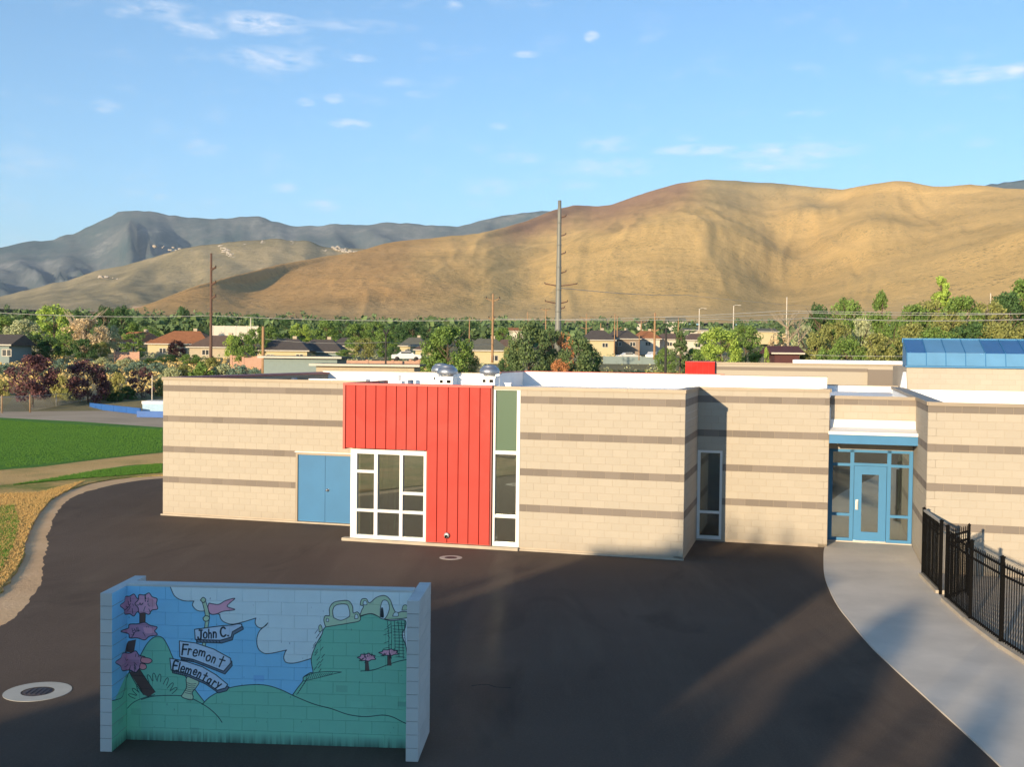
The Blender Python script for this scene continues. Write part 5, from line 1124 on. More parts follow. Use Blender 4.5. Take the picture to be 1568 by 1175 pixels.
for (px, top, wp, d, k, c, lb) in [
    (10, 482, 44, 240, 'round', 'green', 'green tree at the far left above the pale blue house'), (46, 474, 34, 270, 'round', 'dark', 'dark tree behind the sage tree at the left'), (36, 488, 56, 180, 'round', 'sage', 'pale sage tree above the pale blue house'), (84, 463, 58, 200, 'round', 'lime', 'tall bright yellow green tree at the left'),
    (112, 471, 28, 235, 'round', 'dark', 'dark tree right of the tall yellow green tree'), (132, 486, 62, 185, 'round', 'sand', 'sand coloured tree with a bare crown'), (161, 467, 42, 270, 'round', 'dark', 'dark green tree behind the sand coloured tree'), (186, 466, 34, 270, 'round', 'dark', 'dark green tree left of the cypress'),
    (52, 512, 36, 160, 'tall', 'dark', 'dark tree right of the pale blue house'), (76, 514, 34, 158, 'round', 'dark', 'dark tree in the middle of the shady clump'), (98, 510, 36, 168, 'round', 'green', 'green tree in the shady clump'), (130, 518, 40, 160, 'round', 'dark', 'round dark tree under the sand coloured tree'), (154, 522, 30, 165, 'round', 'olive', 'olive tree left of the orange roofed house'),
    (168, 497, 34, 210, 'round', 'sage', 'brownish tree beside the sand coloured tree'), (204, 493, 32, 172, 'cypress', 'green', 'dense upright green tree before the orange roofed house'), (270, 520, 26, 168, 'round', 'black', 'almost black round tree before the wide orange roof'), (226, 500, 34, 300, 'round', 'green', 'green tree behind the orange roofs'), (252, 488, 30, 360, 'round', 'dark', 'dark tree behind the wide orange roof'),
    (281, 468, 28, 420, 'round', 'dark', 'dark tree below the graded bank'), (300, 488, 34, 380, 'round', 'dark', 'tree behind the brown roof'), (345, 485, 36, 400, 'round', 'dark', 'dark tree behind the pale fence'), (230, 548, 28, 150, 'round', 'dark', 'dark low tree before the cream garden wall'), (292, 542, 34, 158, 'round', 'green', 'green tree at the foot of the brown roofed house'), (258, 543, 34, 162, 'round', 'dark', 'dark hedge tree under the orange roof'),
    (372, 508, 34, 150, 'round', 'green', 'green tree between the brown roof and the cream house'), (392, 500, 34, 190, 'round', 'green', 'green tree left of the dark roofed cream house'), (356, 512, 26, 170, 'round', 'lime', 'light green tree right of the brown roof'), (412, 498, 40, 290, 'round', 'green', 'green tree behind the dark roofed cream house'), (462, 494, 34, 300, 'round', 'lime', 'light green tree behind the dark roof'), (440, 488, 38, 380, 'round', 'dark', 'dark tree far behind the dark roof'),
    (500, 488, 42, 300, 'round', 'green', 'green tree in the row behind the dark roofed house, at its left'), (526, 490, 38, 320, 'round', 'dark', 'dark tree in the row behind the dark roofed house'), (548, 494, 44, 230, 'round', 'green', 'broad green tree right of the dark roofed house'), (572, 490, 38, 300, 'round', 'green', 'green tree behind the broad green tree'), (590, 506, 34, 200, 'tall', 'green', 'green tree right of the broad one with low crown'), (530, 535, 30, 190, 'round', 'green', 'small tree at the end of the dark roofed house'),
    (560, 516, 36, 190, 'round', 'olive', 'olive green tree before the broad green tree'), (606, 494, 36, 260, 'round', 'dark', 'dark tree before the grey roofed houses'), (632, 492, 44, 330, 'round', 'dark', 'dark tree behind the grey roofed houses'), (655, 488, 40, 380, 'round', 'dark', 'tall dark tree left of the big roadside tree'), (604, 530, 26, 180, 'round', 'dark', 'dark small tree beside the white car'),
    (686, 497, 74, 126, 'round', 'green', 'large leafy green tree behind the roof fans'), (664, 520, 40, 128, 'round', 'green', 'green tree leaning on the large leafy tree at its left'), (716, 530, 34, 135, 'round', 'olive', 'small olive tree right of the large leafy tree'), (722, 492, 36, 400, 'round', 'dark', 'dark tree behind the grey green roof'), (770, 500, 30, 300, 'round', 'green', 'green tree behind the tan pole'),
    (775, 548, 30, 130, 'round', 'dark', 'dark low tree right of the grey green roofed house'), (812, 489, 64, 122, 'round', 'pine', 'large dark pine left of the tall steel pole'), (846, 500, 44, 130, 'round', 'pine', 'pine behind the tall steel pole'), (866, 506, 30, 126, 'sparse', 'rust', 'rusty half dead conifer beside the tall steel pole'), (886, 514, 60, 119, 'round', 'pine', 'round pine right of the tall steel pole'), (858, 548, 30, 117, 'round', 'rust', 'brown dried bush between the two big pines'),
    (905, 530, 34, 140, 'round', 'dark', 'dark tree right of the round pine'), (786, 520, 28, 150, 'round', 'olive', 'olive tree at the left of the large pine'), (1042, 506, 42, 130, 'cone', 'pine', 'pointed conifer beside the black pole'), (1020, 530, 30, 150, 'round', 'green', 'green tree behind the black pole'), (1062, 532, 36, 132, 'round', 'green', 'green tree between the conifer and the light green tree'),
    (1105, 498, 64, 150, 'round', 'lime', 'large light green tree above the bright red box'), (1142, 494, 50, 165, 'round', 'green', 'green tree right of the large light green tree'), (1082, 508, 34, 170, 'round', 'green', 'green tree left of the large light green tree'), (1174, 530, 14, 118, 'cypress', 'lime', 'small bright green cypress before the maroon shed'), (1194, 508, 34, 160, 'sparse', 'sand', 'dry brown tree right of the small cypress'),
    (1232, 496, 36, 150, 'round', 'sage', 'grey green tree behind the bare tree'), (1254, 462, 44, 190, 'round', 'dark', 'dark green tree at the left of the right hand grove'), (1298, 452, 56, 190, 'round', 'green', 'broad green tree in the right hand grove'), (1349, 445, 30, 185, 'cypress', 'green', 'tall narrow green tree in the right hand grove'), (1340, 478, 44, 180, 'tall', 'green', 'green tree below the tall narrow one'), (1276, 488, 56, 135, 'round', 'olive', 'olive green tree at the front of the grove'),
    (1318, 484, 44, 140, 'round', 'sage', 'silver leaved tree at the front of the grove'), (1250, 505, 44, 130, 'round', 'olive', 'olive tree behind the rear wing'), (1296, 512, 60, 126, 'round', 'green', 'round green tree just behind the rear wing'), (1340, 508, 56, 126, 'round', 'olive', 'olive green tree left of the blue skylight'), (1368, 486, 40, 150, 'round', 'green', 'green tree above the left end of the skylight'), (1268, 530, 40, 122, 'round', 'green', 'low green tree behind the rear wing roof'),
    (1398, 472, 50, 165, 'round', 'green', 'green tree left of the tall pointed poplar'), (1443, 431, 50, 175, 'cone', 'lime', 'tall pointed light green tree above the skylight'), (1422, 462, 44, 168, 'tall', 'olive', 'olive tree at the foot of the pointed tree'), (1474, 458, 56, 165, 'round', 'green', 'green tree right of the pointed tree'), (1450, 482, 50, 150, 'round', 'olive', 'olive tree in front of the pointed tree'), (1512, 464, 48, 165, 'round', 'olive', 'brownish green tree above the skylight'),
    (1546, 452, 50, 170, 'round', 'dark', 'dark green tree near the right edge'), (1572, 432, 54, 178, 'tall', 'green', 'tall green tree at the right edge'), (1604, 450, 60, 170, 'round', 'green', 'green tree past the right edge'), (1400, 500, 50, 130, 'round', 'olive', 'olive brown tree right behind the skylight left end'), (1440, 505, 56, 128, 'round', 'green', 'green tree right behind the skylight'), (1486, 498, 60, 130, 'round', 'dark', 'dark tree right behind the skylight middle'),
    (1532, 500, 56, 128, 'round', 'olive', 'rust tinged tree right behind the skylight'), (1578, 498, 56, 128, 'round', 'olive', 'olive tree behind the skylight at the right edge')]:
    T_(px, top, wp, d, k, c, lb, 'tree', None, TR1)
# bare trees
def bare(px, top, base, d, s_, label):
    p = at(px, top, d); z0 = at(px, base, d).z; e = empty('bare_tree', (p.x, p.y, z0), 1.0, label, 'tree')
    if not BARE.materials: BARE.materials.append(M['deadbark'])
    o = bpy.data.objects.new('trunk', BARE); col.objects.link(o); o.parent = e; h = (p.z - z0) / .95; o.scale = (h * s_, h * s_, h)
bare(1208, 468, 545, 140, 1.1, 'bleached bare tree before the golden hill'); bare(1224, 476, 545, 143, .9, 'smaller bare tree right of the bleached one'); bare(128, 464, 560, 184, 1.2, 'bare branches rising from the sand coloured tree')

# far tree belt in the valley: one mass
rb_ = np.random.RandomState(8); cl = []
for i in range(1500):
    px = rb_.uniform(-700, 2400); d = 330 * (3.1 ** rb_.rand()); p = at(px, 480, d); 
    h = rb_.uniform(5, 11); w_ = h * rb_.uniform(.3, .5); z = terr(p.x, p.y)
    for k in range(3): cl.append((p.x + rb_.uniform(-.5, .5) * w_, p.y, z + h * rb_.uniform(.25, .72), w_ * rb_.uniform(.5, .85)))
me = leaves(cl, 13, 1.25, 77); me.materials.clear(); me.materials.append(leaf_mat('far_leaves', (.055, .085, .035), (.12, .16, .06)))
o = link('far_tree_belt', me); tag(o, 'band of distant trees across the valley below the hills', 'trees', kind='stuff')
# scrub on the vacant lots behind the school
for nm, mc, n_, (x0, x1), (d0, d1), hh, lb in [('golden_scrub', 'gold', 1600, (-200, 700), (112, 175), .5, 'dry golden scrub on the vacant lot left of the school'), ('green_scrub', 'olive', 1500, (860, 1100), (100, 150), .7, 'low green scrub on the slope beyond the roof'), ('roadside_scrub', 'sage', 900, (-300, 1600), (150, 260), .7, 'sparse scrub between the houses')]:
    cl = []
    for i in range(n_):
        px, d = rb_.uniform(x0, x1), rb_.uniform(d0, d1); p = at(px, 560, d); z = terr(p.x, p.y); cl.append((p.x, p.y, z + hh * .3, hh * rb_.uniform(.5, 1.2)))
    me = leaves(cl, 12, .16, 99 + n_); me.materials.clear(); me.materials.append(LM[mc]); tag(link(nm, me), lb, 'scrub', kind='stuff')
# grass tufts that roughen the turf edge and the strips
def tufts(nm, poly_px, n_, mat, size, label, z=.03):
    P = [gnd(*p) for p in poly_px]; xs = [p[0] for p in P]; ys = [p[1] for p in P]; v = []; f = []; k = 0
    def inside(x, y):
        c = False
        for (x0, y0), (x1, y1) in zip(P, P[1:] + P[:1]):
            if (y0 > y) != (y1 > y) and x < (x1 - x0) * (y - y0) / (y1 - y0) + x0: c = not c
        return c
    rr_ = random.Random(n_)
    while k < n_:
        x, y = rr_.uniform(min(xs), max(xs)), rr_.uniform(min(ys), max(ys))
        if not inside(x, y): continue
        k += 1; s = size * rr_.uniform(.5, 1.5); a = rr_.uniform(0, 6.28); b = len(v)
        for j in range(3):
            a2 = a + j * 2.1; dx, dy = math.cos(a2) * s, math.sin(a2) * s; c_ = len(v); v += [(x - dy * .25, y + dx * .25, z), (x + dy * .25, y - dx * .25, z), (x + dx * .8, y + dy * .8, z + s * 1.1)]; f.append((c_, c_ + 1, c_ + 2))
    mb = MB(); mb.add(v, f); tag(mb.build(nm, mat), label, 'grass', kind='stuff')
gl = leaf_mat('grass_blades', (.06, .125, .019), None, .25); gd = leaf_mat('dry_grass_blades', (.32, .21, .08), (.36, .25, .10), .25)
tufts('dry_grass', [(-60, 760), (60, 756), (130, 738), (105, 752), (78, 767), (60, 788), (47, 812), (38, 835), (36, 850), (26, 872), (0, 905), (-60, 955)], 16000, gd, .045, 'dry golden grass along the edge of the turf')
tufts('green_grass', [(-60, 790), (20, 775), (30, 800), (20, 840), (0, 880), (-60, 920)], 9000, gl, .045, 'green patches in the dry grass')
tufts('strip_grass', [(20, 745), (90, 733), (150, 722), (248, 712), (248, 726), (90, 738)], 5000, gl, .045, 'green blades in the narrow strip by the yard', .05)
tufts('lawn_grass', [(-60, 735), (0, 720), (130, 707), (248, 694), (248, 660), (0, 645), (-60, 650)], 30000, gl, .05, 'mown green lawn blades', .055)

# ------------------------------------------------------------------ houses
M['wall_cream'] = simple('cream_stucco', (.50, .42, .25), .9, 0, .05); M['wall_white'] = simple('white_siding', (.55, .50, .42), .9, 0, .05); M['wall_blue'] = simple('blue_grey_siding', (.21, .26, .25), .85, 0, .06); M['wall_brown'] = simple('brown_siding', (.26, .20, .15), .85, 0, .06)
M['wall_tan'] = simple('tan_stucco', (.42, .35, .25), .9, 0, .06); M['roof_tile'] = simple('orange_tile', (.36, .145, .06), .85, 0, .25, 1.5, .3, .5); M['roof_dark'] = simple('dark_shingle', (.095, .08, .07), .9, 0, .2, 2, .3, .4)
M['roof_brown'] = simple('brown_shingle', (.15, .10, .075), .9, 0, .2, 2, .3, .4); M['roof_grey'] = simple('grey_green_shingle', (.145, .14, .105), .9, 0, .2, 2, .3, .4); M['pink_wall'] = simple('pink_masonry', (.46, .27, .19), .9, 0, .12, 2)
M['winglass'] = NT('dark_window_glass').fin((.03, .035, .04), .15, 0, .6)
def house(x0, x1, ridge, eave, base, d, wallc, roofc, label, hip=True, deep=9, rot=0, wins=((.2, .5), (.7, .5)), chim=True, ws=1.0, cat='house'):
    pl, pr_ = at(x0, base, d), at(x1, base, d); c = (pl + pr_) / 2; wd = (pr_ - pl).length; zb = c.z; ez = at((x0 + x1) / 2, eave, d).z - zb; rz_ = at((x0 + x1) / 2, ridge, d + deep / 2).z - zb
    hs = empty('house', (c.x, c.y + deep / 2, zb), rot, label, cat); h2 = wd / 2; dp = deep / 2
    mb = MB(); mb.box(-h2, h2, -dp, dp, -2, ez); mb.build('wall', M[wallc], hs)
    o_ = .5; a = min(h2 * .55, dp) if hip else -.0; v = [(-h2 - o_, -dp - o_, ez - .1), (h2 + o_, -dp - o_, ez - .1), (h2 + o_, dp + o_, ez - .1), (-h2 - o_, dp + o_, ez - .1)]
    rx0, rx1 = (-h2 + a, h2 - a) if hip else (-h2 - o_, h2 + o_)
    v += [(rx0, 0, rz_), (rx1, 0, rz_)]; v += [(p[0], p[1], p[2] + .14) for p in v[:4]]
    mb = MB(); mb.add(v, [(0, 1, 2, 3)[::-1], (0, 1, 7, 6), (1, 2, 8, 7), (2, 3, 9, 8), (3, 0, 6, 9), (6, 7, 5, 4), (8, 9, 4, 5), (7, 8, 5), (9, 6, 4)]); r_ = mb.build('roof', M[roofc], hs)
    mb = MB(); mb.box(-h2 - o_, h2 + o_, -dp - o_ - .06, -dp - o_ + .02, ez - .12, ez + .06); mb.build('fascia', M['wall_white'], hs)
    if chim: mb = MB(); mb.box(wd * .1, wd * .1 + .7, .2, .9, rz_ - 1.2, rz_ + .5); mb.build('chimney', M['wall_tan'], r_)
    for k, (u, vv) in enumerate(wins):
        cx_ = -h2 + wd * u; cz = ez * vv; ww, wh = 1.3 * ws, 1.0 * ws
        mb = MB(); mb.box(cx_ - ww / 2, cx_ + ww / 2, -dp - .04, -dp - .005, cz - wh / 2, cz + wh / 2); f_ = mb.build('window', M['wall_white'], hs)
        for q in (-1, 1): mb = MB(); mb.box(cx_ + q * ww * .24 - ww * .19, cx_ + q * ww * .24 + ww * .19, -dp - .055, -dp - .041, cz - wh * .4, cz + wh * .4); mb.build('pane', M['winglass'], f_)
    return hs
H_ = house
H_(-40, 14, 512, 528, 560, 150, 'wall_blue', 'roof_dark', 'pale blue grey house cut by the left edge', False, 7, 0, ((.93, .62),), False)
H_(168, 232, 508, 525, 548, 215, 'wall_cream', 'roof_tile', 'cream house with orange roof, left of the upright green tree', True, 10)
H_(226, 318, 507, 527, 546, 205, 'wall_cream', 'roof_tile', 'wide cream house with a broad orange tile roof', True, 12, 0, ((.25, .45), (.6, .5), (.85, .5)))
H_(290, 372, 514, 532, 548, 195, 'wall_tan', 'roof_brown', 'house with a long brown roof behind the rust brown pole', True, 9, 0, ((.3, .5), (.75, .5)))
H_(394, 470, 519, 537, 556, 190, 'wall_cream', 'roof_dark', 'cream house with a dark hipped roof and window', True, 9, 0, ((.26, .45), (.85, .5)))
H_(452, 522, 520, 539, 556, 196, 'wall_blue', 'roof_dark', 'shaded grey house joined behind the dark hipped roof', True, 9, 0, ((.3, .5),))
H_(508, 545, 517, 530, 548, 240, 'wall_tan', 'roof_dark', 'small dark roofed house behind the green trees', True, 9, 0, ((.5, .5),), False)
H_(612, 652, 517, 530, 548, 250, 'wall_cream', 'roof_grey', 'grey roofed house left of the large leafy tree', True, 9, 0, ((.3, .5), (.7, .5)))
H_(636, 676, 525, 536, 552, 225, 'wall_cream', 'roof_brown', 'cream house half hidden by the large leafy tree', True, 9, 0, ((.3, .5),))
H_(712, 776, 519, 537, 560, 185, 'wall_cream', 'roof_grey', 'cream house with a grey green roof beside the tan pole', True, 9, 0, ((.7, .5),))
H_(756, 796, 520, 538, 556, 200, 'wall_tan', 'roof_brown', 'house with a brown roof right of the grey green one', True, 9, 0, ((.5, .5),), False)
H_(894, 940, 506, 521, 552, 240, 'wall_cream', 'roof_dark', 'two storey house with dark roof behind the round pine', True, 9, 0, ((.7, .75),))
H_(930, 978, 506, 519, 548, 250, 'wall_brown', 'roof_dark', 'brown two storey house left of the orange roofed one', True, 9, 0, ((.35, .72), (.8, .72)))
H_(974, 1010, 507, 519, 546, 262, 'wall_white', 'roof_tile', 'white two storey house with orange roof', True, 9, 0, ((.5, .72),))
H_(1006, 1048, 511, 520, 546, 265, 'wall_white', 'roof_brown', 'white two storey house right of the tan utility pole', True, 9, 0, ((.45, .72), (.8, .72)))
H_(1052, 1088, 511, 521, 548, 255, 'wall_white', 'roof_brown', 'white two storey house with paired upstairs windows', True, 9, 0, ((.45, .7),))
H_(1050, 1092, 503, 506, 520, 340, 'wall_white', 'roof_grey', 'long low white building behind the two storey houses', False, 9, 0, (), False)
H_(1022, 1050, 487, 493, 502, 620, 'wall_white', 'roof_grey', 'small white house on the rise at the foot of the hill', False, 9, 0, ((.3, .5),), False)
H_(976, 990, 492, 496, 504, 560, 'wall_white', 'roof_dark', 'tiny white gabled house among far trees', False, 8, 0, (), False)
H_(1155, 1190, 503, 508, 516, 300, 'wall_cream', 'roof_grey', 'cream flat building left of the bare trees', False, 9, 0, (), False)
M['redshed'] = simple('maroon_siding', (.09, .03, .03), .85)
H_(1186, 1224, 530, 541, 556, 128, 'redshed', 'redshed', 'dark maroon shed beside the white truck', False, 5, 0, (), False, 1, 'shed')
H_(155, 180, 501, 507, 515, 330, 'wall_white', 'redshed', 'small house with a red roof beyond the orange roofs', False, 8, 0, (), False)
H_(780, 802, 502, 507, 516, 330, 'wall_white', 'roof_tile', 'low white building left of the large pine', False, 8, 0, (), False)
# low school storage buildings just beyond the roof
H_(404, 516, 545, 547, 568, 105, 'wall_blue', 'roof_grey', 'low flat roofed shed behind the left part of the roof', False, 6, 0, (), False, 1, 'shed')
H_(484, 634, 557.5, 559, 575, 92, 'wall_tan', 'roof_grey', 'long low tan and grey shed right behind the roof', False, 6, 0, (), False, 1, 'shed')
# garden walls, made of panels between piers
def gwall(x0, x1, top, base, d, label, mat='pink_wall'):
    p, q = at(x0, base, d), at(x1, base, d); h = at(x0, top, d).z - p.z; ln = (q - p).length; e = empty('garden_wall', p, 0, label, 'wall'); n_ = max(1, round(ln / 3.2)); s = ln / n_
    for i in range(n_): mb = MB(); mb.box(i * s + .15, (i + 1) * s - .15, 0, .15, -2, h); mb.build('panel', M[mat], e)
    for i in range(n_ + 1): mb = MB(); mb.box(i * s - .15, i * s + .15, -.05, .2, -2, h + .1); mb.build('pier', M[mat], e)
gwall(176, 212, 539, 552, 165, 'pink garden wall below the left orange roofed house'); gwall(354, 396, 545, 556, 150, 'pink garden wall left of the brown pole'); gwall(372, 404, 548, 558, 148, 'short pink wall beside the brown pole')
gwall(484, 640, 551.5, 562, 128, 'long pink garden wall behind the low sheds'); gwall(326, 395, 499, 511, 300, 'pale grey fence below the hill', 'wall_white'); gwall(628, 642, 552, 562, 130, 'short pink wall left of the large leafy tree')
gwall(925, 1010, 546, 556, 190, 'grey blue wall along the side street', 'wall_blue')
# ------------------------------------------------------------------ poles and wires
M['wood'] = simple('weathered_pole_wood', (.33, .20, .11), .9, 0, .2, 2, .2, .4); M['rust'] = simple('rusty_steel', (.12, .065, .045), .8, 0, .15, 1); M['polegrey'] = simple('galvanised_pole', (.20, .20, .18), .6, .2, .08, .5); M['tarpole'] = simple('dark_tarred_pole', (.03, .028, .026), .8)
M['wire'] = simple('aluminium_wire', (.45, .44, .40), .5, .3)
def pole(px, top, d, wpx, mat, label, arms=(), base=None, name='utility_pole', taper=.7, cat='pole', armw=.12):
    p = at(px, top, d); z0 = terr(p.x, p.y) - .5 if base is None else at(px, base, d).z; e = empty(name, (p.x, p.y, z0), 0, label, cat); r_ = wpx / F * d / 2; h = p.z - z0
    mb = MB(); n_ = 10; mb.tube([(0, 0, h * i / n_) for i in range(n_ + 1)], r_, 14, True, r_ * taper); mb.build('shaft', M[mat], e)
    if wpx > 7:
        for i in (1, 2, 3, 4, 5, 6): mb = MB(); mb.tube([(0, 0, h * i / 7 - .12), (0, 0, h * i / 7 + .12)], r_ * (1 - (1 - taper) * i / 7) + .035, 14); mb.build('flange', M[mat], e)
    for (ay, l_, rgt) in arms:
        z = at(px, ay, d).z - z0; mb = MB(); la, lb_ = -l_ / F * d, rgt / F * d
        mb.tube([(la, 0, z + .25), (la * .5, 0, z + .05), (0, 0, z - .15), (lb_ * .5, 0, z + .05), (lb_, 0, z + .25)], armw, 6); mb.build('crossarm', M['rust' if name == 'steel_pole' else mat], e)
        for x_ in (la, lb_):
            if abs(x_) > .2: mb = MB(); mb.lathe([(.05, 0), (.11, .05), (.05, .12), (.11, .18), (.05, .24), (.001, .26)], 8, (x_, 0, z + .25)); mb.build('insulator', M['tarpole'], e)
    return e
pole(857, 307, 190, 10.5, 'polegrey', 'tall grey steel transmission pole rising above the hills', [(333, 1, 10), (361, 1, 10), (389, 1, 10), (418, 1, 11), (437, 21, 28), (464, 20, 14), (473, 4, 10)], 545, 'steel_pole', .5, armw=.11)
pole(323.5, 388, 150, 5, 'rust', 'tall rust brown pole with short side arms, left of the middle', [(412, 0.5, 7), (435, 0.5, 7), (456, 0.5, 7), (483, 2, 2)], 560, 'steel_pole', .6, armw=.15)
pole(755, 450, 150, 4, 'wood', 'tan wooden pole with a crossarm beside the grey green roof', [(460, 10, 10), (490, 6, 3)], 556, armw=.07)
pole(403, 500, 120, 5, 'wood', 'short thick wooden pole before the cream house', [], 572, taper=.85)
pole(591, 512, 125, 3, 'tarpole', 'dark thin pole before the pink garden wall', [(511, 3, 3)], 562)
pole(1020, 503, 118, 4, 'tarpole', 'black pole beside the pointed conifer', [], 575, taper=.8)
pole(1003, 479, 180, 4, 'wood', 'tan wooden pole on the side street', [(507, 5, 6)], 551)
PG = 'far wooden utility poles'
for (px, top, d, b_, lb, ar) in [(898, 480, 260, 514, 'wooden pole with two crossarms left of the pair', [(487.5, 10, 10), (503, 9, 9)]), (941.5, 480, 230, 556, 'front pole of the close pair', [(488, 5, 5)]), (945.5, 484, 250, 545, 'rear pole of the close pair', [(503, 7, 7)]), (979, 513, 170, 552, 'low leaning pole behind the grey wall', []), (982, 490, 280, 510, 'thin pole before the orange roofed white house', [(494, 8, 8)]),
                             (1039, 485, 300, 510, 'short pole below the small white house', []), (719, 486, 330, 525, 'thin pole left of the tan pole', [(490, 3, 3)]), (808, 478, 420, 500, 'far thin pole left of the big steel pole', []), (836, 472, 260, 505, 'wooden pole just left of the big steel pole', [(475, 8, 6)]), (920, 495, 340, 512, 'tiny pole above the dark roof', [])]:
    pole(px, top, d, 1.9, 'wood', lb, ar, b_, armw=.07)
for (px, top, d, b_, lb) in [(1071, 473, 260, 508, 'street lamp left above the long white building'), (1123.5, 468, 270, 505, 'street lamp above the light green tree'), (1205, 455, 190, 520, 'pale pole behind the bare tree'), (1517, 449, 260, 470, 'pale pole on the slope above the right hand grove'), (384, 487, 300, 506, 'thin pole above the pale grey fence'), (233, 575, 108, 616, 'thin white pole beside the thin purple tree')]:
    e = pole(px, top, d, 1.8, 'wall_white', lb, [], b_, 'lamp_post', .8, 'lamp post' if 'lamp' in lb else 'pole')
    if 'lamp' in lb: mb = MB(); hh = at(px, top, d).z - e.location.z; mb.tube([(0, 0, hh - .1), (.6, 0, hh + .15), (1.2, 0, hh + .1)], .05, 6); mb.build('lamp_arm', M['wall_white'], e); mb = MB(); mb.box(1.1, 1.7, -.15, .15, hh, hh + .12); mb.build('lamp_head', M['wall_white'], e)
def wire(pts, label, r_=.03, sag=.6):
    P = []
    for a, b in zip(pts, pts[1:]):
        for k in range(12): t = k / 12; q = a.lerp(b, t); P.append(q - Vector((0, 0, 4 * sag * t * (1 - t))))
    P.append(pts[-1]); mb = MB(); mb.tube(P, r_, 5, False); tag(mb.build('power_line', M['wire']), label, 'power line', 'power lines over the houses')
wire([at(-500, 470, 150), at(-20, 478, 150), at(323, 483.5, 150), at(755, 490, 150), at(1200, 476, 150), at(2100, 478, 150)], 'pale power line from the left edge past the rust brown pole', .035, .35)
wire([at(755, 488, 150), at(1100, 489, 150), at(1240, 487, 120), at(1568, 489.5, 95), at(2200, 492, 60)], 'lower power line in front of the right hand grove', .035, .2)
wire([at(1003, 486, 180), at(1240, 479, 130), at(1568, 480.5, 105), at(2200, 480, 60)], 'upper power line in front of the right hand grove', .035, .2)
wire([at(403, 519, 120), at(591, 524, 125), at(755, 527, 150)], 'thin line from the short thick pole to the right', .02, .3)
wire([at(1240, 544, 110), at(1568, 545, 100)], 'thin line just above the rear wing roof', .02, .1)
wire([at(857, 441, 190), at(1050, 452, 380), at(1260, 470, 800)], 'line running from the steel pole arm towards the hill', .05, .5)
# ------------------------------------------------------------------ cars
def car(px, base, d, rz, colr, label, pick=False):
    p = at(px, base, d); e = empty('parked_car', p, rz, label, 'truck' if pick else 'car'); t = NT('car_paint'); mt_ = t.fin(colr, .35, .1, .6)
    prof = [(-2.2, .35), (-2.2, .85), (-2.05, .95), (-1.3, 1.0), (-.75, 1.42), (.55, 1.45), (1.15, 1.02), (2.1, .88), (2.25, .6), (2.25, .35)] if not pick else [(-2.6, .45), (-2.6, 1.1), (-.6, 1.1), (-.5, 1.75), (.7, 1.78), (1.2, 1.2), (2.4, 1.1), (2.6, .8), (2.6, .45)]
    n = len(prof); v = [(x, -.85 + (.12 if z > 1.2 else 0), z) for x, z in prof] + [(x, .85 - (.12 if z > 1.2 else 0), z) for x, z in prof]
    mb = MB(); mb.add(v, [tuple(range(n))[::-1], tuple(range(n, 2 * n))] + [(i, (i + 1) % n, n + (i + 1) % n, n + i) for i in range(n)]); mb.build('body', mt_, e)
    for s_ in (-.80, .80): mb = MB(); y = s_ + (.0 if s_ < 0 else 0); mb.box(-.8 if not pick else -.4, .75, y - .02, y + .02, 1.04 if not pick else 1.22, 1.36 if not pick else 1.68); mb.build('side_window', M['winglass'], e)
    for x in (-1.4, 1.4):
        for y in (-.82, .82): mb = MB(); mb.tube([(x, y - .1, .33), (x, y + .1, .33)], .33, 14); wv_ = mb.build('wheel', M['tarpole'], e)
car(622, 553, 165, .15, (.7, .7, .68), 'white car parked left of the large leafy tree'); car(1224, 551, 215, .5, (.72, .7, .66), 'white pickup truck beside the maroon shed', True)
car(962, 552, 205, .2, (.62, .6, .55), 'pale car before the brown two storey house'); car(1000, 551, 200, 1.2, (.5, .5, .5), 'grey car at the end of the side street')
# ------------------------------------------------------------------ field edge: blue boards, low block and chain link fence
M['blueboard'] = simple('bright_blue_board', (.025, .11, .36), .6, 0, .1, 1); M['paleblue'] = simple('pale_blue_panel', (.32, .47, .60), .6)
def board(p, q, h, label):
    p, q = Vector((*p, 0)), Vector((*q, 0)); ln = (q - p).length; e = empty('boundary_board', p, math.atan2(q.y - p.y, q.x - p.x), label, 'board'); n_ = max(1, int(ln / 2.4)); s = ln / n_
    for i in range(n_): mb = MB(); mb.box(i * s + .02, (i + 1) * s - .02, 0, .12, 0, h); mb.build('board_panel', M['blueboard'], e)
board(gnd(137, 626), gnd(214, 635), .52, 'long low blue board at the far side of the dirt field'); board(gnd(209, 639), gnd(300, 641), .50, 'short low blue board in front of the pale block')
e = empty('storage_bench', (*gnd(218, 634), 0), -.02, 'pale blue low box with a white lid behind the blue board', 'box'); mb = MB(); mb.box(0, 4.5, 0, 2, 0, .85); mb.build('body', M['paleblue'], e); mb = MB(); mb.box(-.05, 4.6, -.05, 2.1, .85, 1.08); mb.build('lid', M['white'], e)
cf_ = [gnd(-300, 618), gnd(-120, 628), gnd(3, 632), gnd(46, 630), gnd(86, 626), gnd(125, 622), gnd(170, 616), gnd(250, 612)]
ch = empty('chain_link_fence', (*cf_[0], 0), 0, 'grey chain link fence along the far edge of the dirt field', 'fence'); b0 = Vector((*cf_[0], 0))
for p in cf_: mb = MB(); mb.tube([(0, 0, 0), (0, 0, 1.35)], .04, 8); mb.build('post', M['galv'], ch, loc=Vector((*p, 0)) - b0)
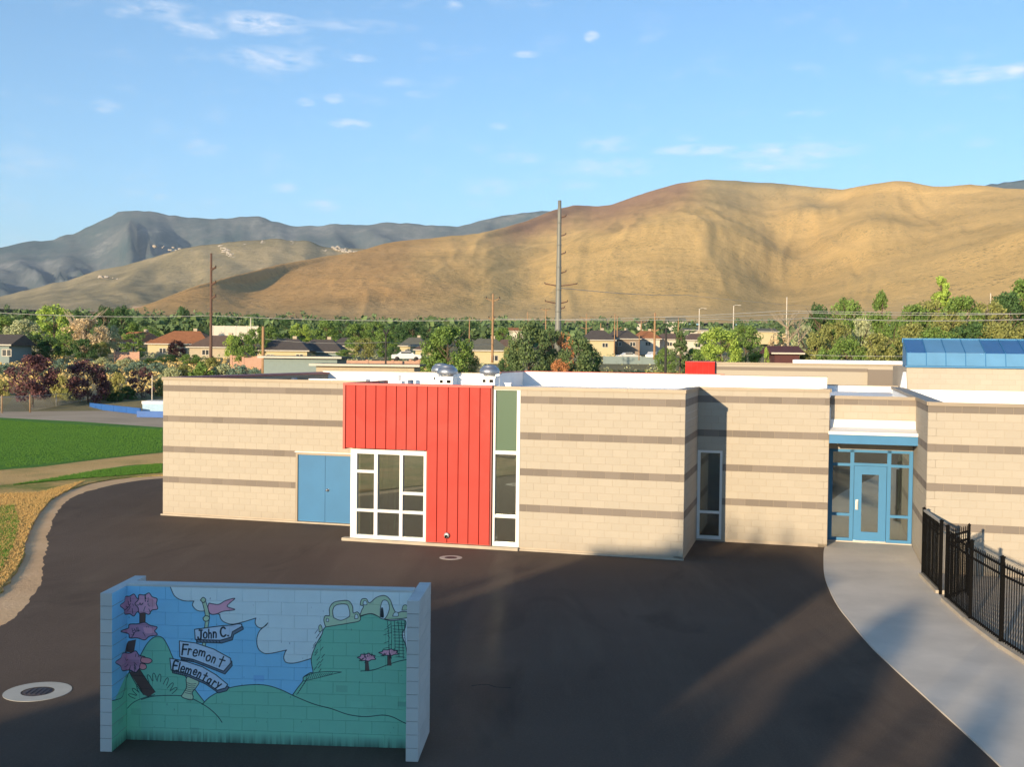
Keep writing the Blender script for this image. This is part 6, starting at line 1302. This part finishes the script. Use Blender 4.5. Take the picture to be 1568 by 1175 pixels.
for a, b in zip(cf_, cf_[1:]):
    a, b = Vector((*a, 0)) - b0, Vector((*b, 0)) - b0; mb = MB(); mb.tube([a + Vector((0, 0, 1.3)), b + Vector((0, 0, 1.3))], .025, 6); mb.build('rail', M['galv'], ch)
    mb = MB(); ln = (b - a).length; u = (b - a) / ln; n_ = int(ln / .16)
    for i in range(n_):
        for sg in (1, -1):
            s0, s1 = i * .16, i * .16 + sg * 1.25; s1 = min(max(s1, 0), ln); mb.bar(a + u * s0 + Vector((0, 0, .03)), a + u * s1 + Vector((0, 0, .03 + abs(s1 - s0))), .009)
    mb.build('wire_mesh', M['galv'], ch)['kind'] = 'stuff'
for (px, bs, tp, d_) in [(3, 633, 606, 97), (46, 632, 600, 95)]:
    p = gnd(px, bs); mb = MB(); mb.tube([(0, 0, 0), (0, 0, 1.55)], .055, 8); tag(mb.build('fence_marker_post', M['wood'], None, loc=(*p, 0)), 'wooden post by the fence ' + ('at the left edge' if px < 10 else 'beside the largest purple tree'), 'post')
# ------------------------------------------------------------------ what stands behind the viewer and throws the long shadows
edge0 = lambda y: .50 + (y - 27.4) * math.tan(SUN_AZ)
bk = empty('facing_school_wing', (-14, -9, 0), 0, 'block school wing standing behind the viewer', 'building')
mb = MB(); xl = edge0(-6); xr = -7.3 - 10 * math.tan(SUN_AZ); mb.box(xl + 14, xr + 14, -1, 3, 0, 7.6); mb.build('wall', M['tan'], bk); mb = MB(); mb.box(xl + 13.9, xr + 14.1, -1.1, 3.1, 7.6, 7.7); mb.build('coping', M['coping'], bk)
for i in range(2): mb = MB(); mb.box(xl + 15 + i * 3, xl + 16.6 + i * 3, 3.0, 3.06, 1, 2.6); mb.build('window', M['winglass'], bk)
BT = 'trees behind the viewer'
def back_tree(tx, ty, tz, dist, h_extra, wdt, kind, c, label):
    k = dist; x, y, z = tx - trav.x * k, ty - trav.y * k, tz - trav.z * k
    plant(x, y, -.1, z + h_extra, wdt, kind, c, label, 'tree', BT)
def lane(l, y): return l + y * math.tan(SUN_AZ)
wp = lambda T, D, z: tuple(W(T, D, z))
BTS = [(wp(-4.5, 30.1, 1.0), 62, 0, 4.6, 'sparse', 'leafy tree behind the viewer shading the foot of the long wall'), (wp(-6.2, 30.1, .5), 66, 0, 3.6, 'sparse', 'leafy tree behind the viewer shading the ground by the tall window'), (wp(-2.0, 33.5, 1.2), 66, 0, 2.6, 'sparse', 'leafy tree behind the viewer shading the foot of the wall beside the recess'), (wp(-.4, 33.5, 1.0), 64, 0, 2.4, 'sparse', 'leafy tree behind the viewer shading the foot of the wall left of the entrance'),
       ((lane(-4.95, 25.6), 25.6, 0), 56, 0, 2.7, 'tall', 'slim tree behind the viewer shading the middle of the walk'), ((lane(-2.2, 20.5), 20.5, 0), 50, 0, 1.5, 'cypress', 'slim tree behind the viewer shading the walk near the fence'), ((lane(-6.6, 21.0), 21.0, 0), 54, 0, 3.0, 'tall', 'slimmest tree behind the viewer shading the yard before the walk')]
for i, (tp_, ds, he, wd_, k_, lb_) in enumerate(BTS): back_tree(*tp_, ds, he, wd_, k_, 'green', lb_)
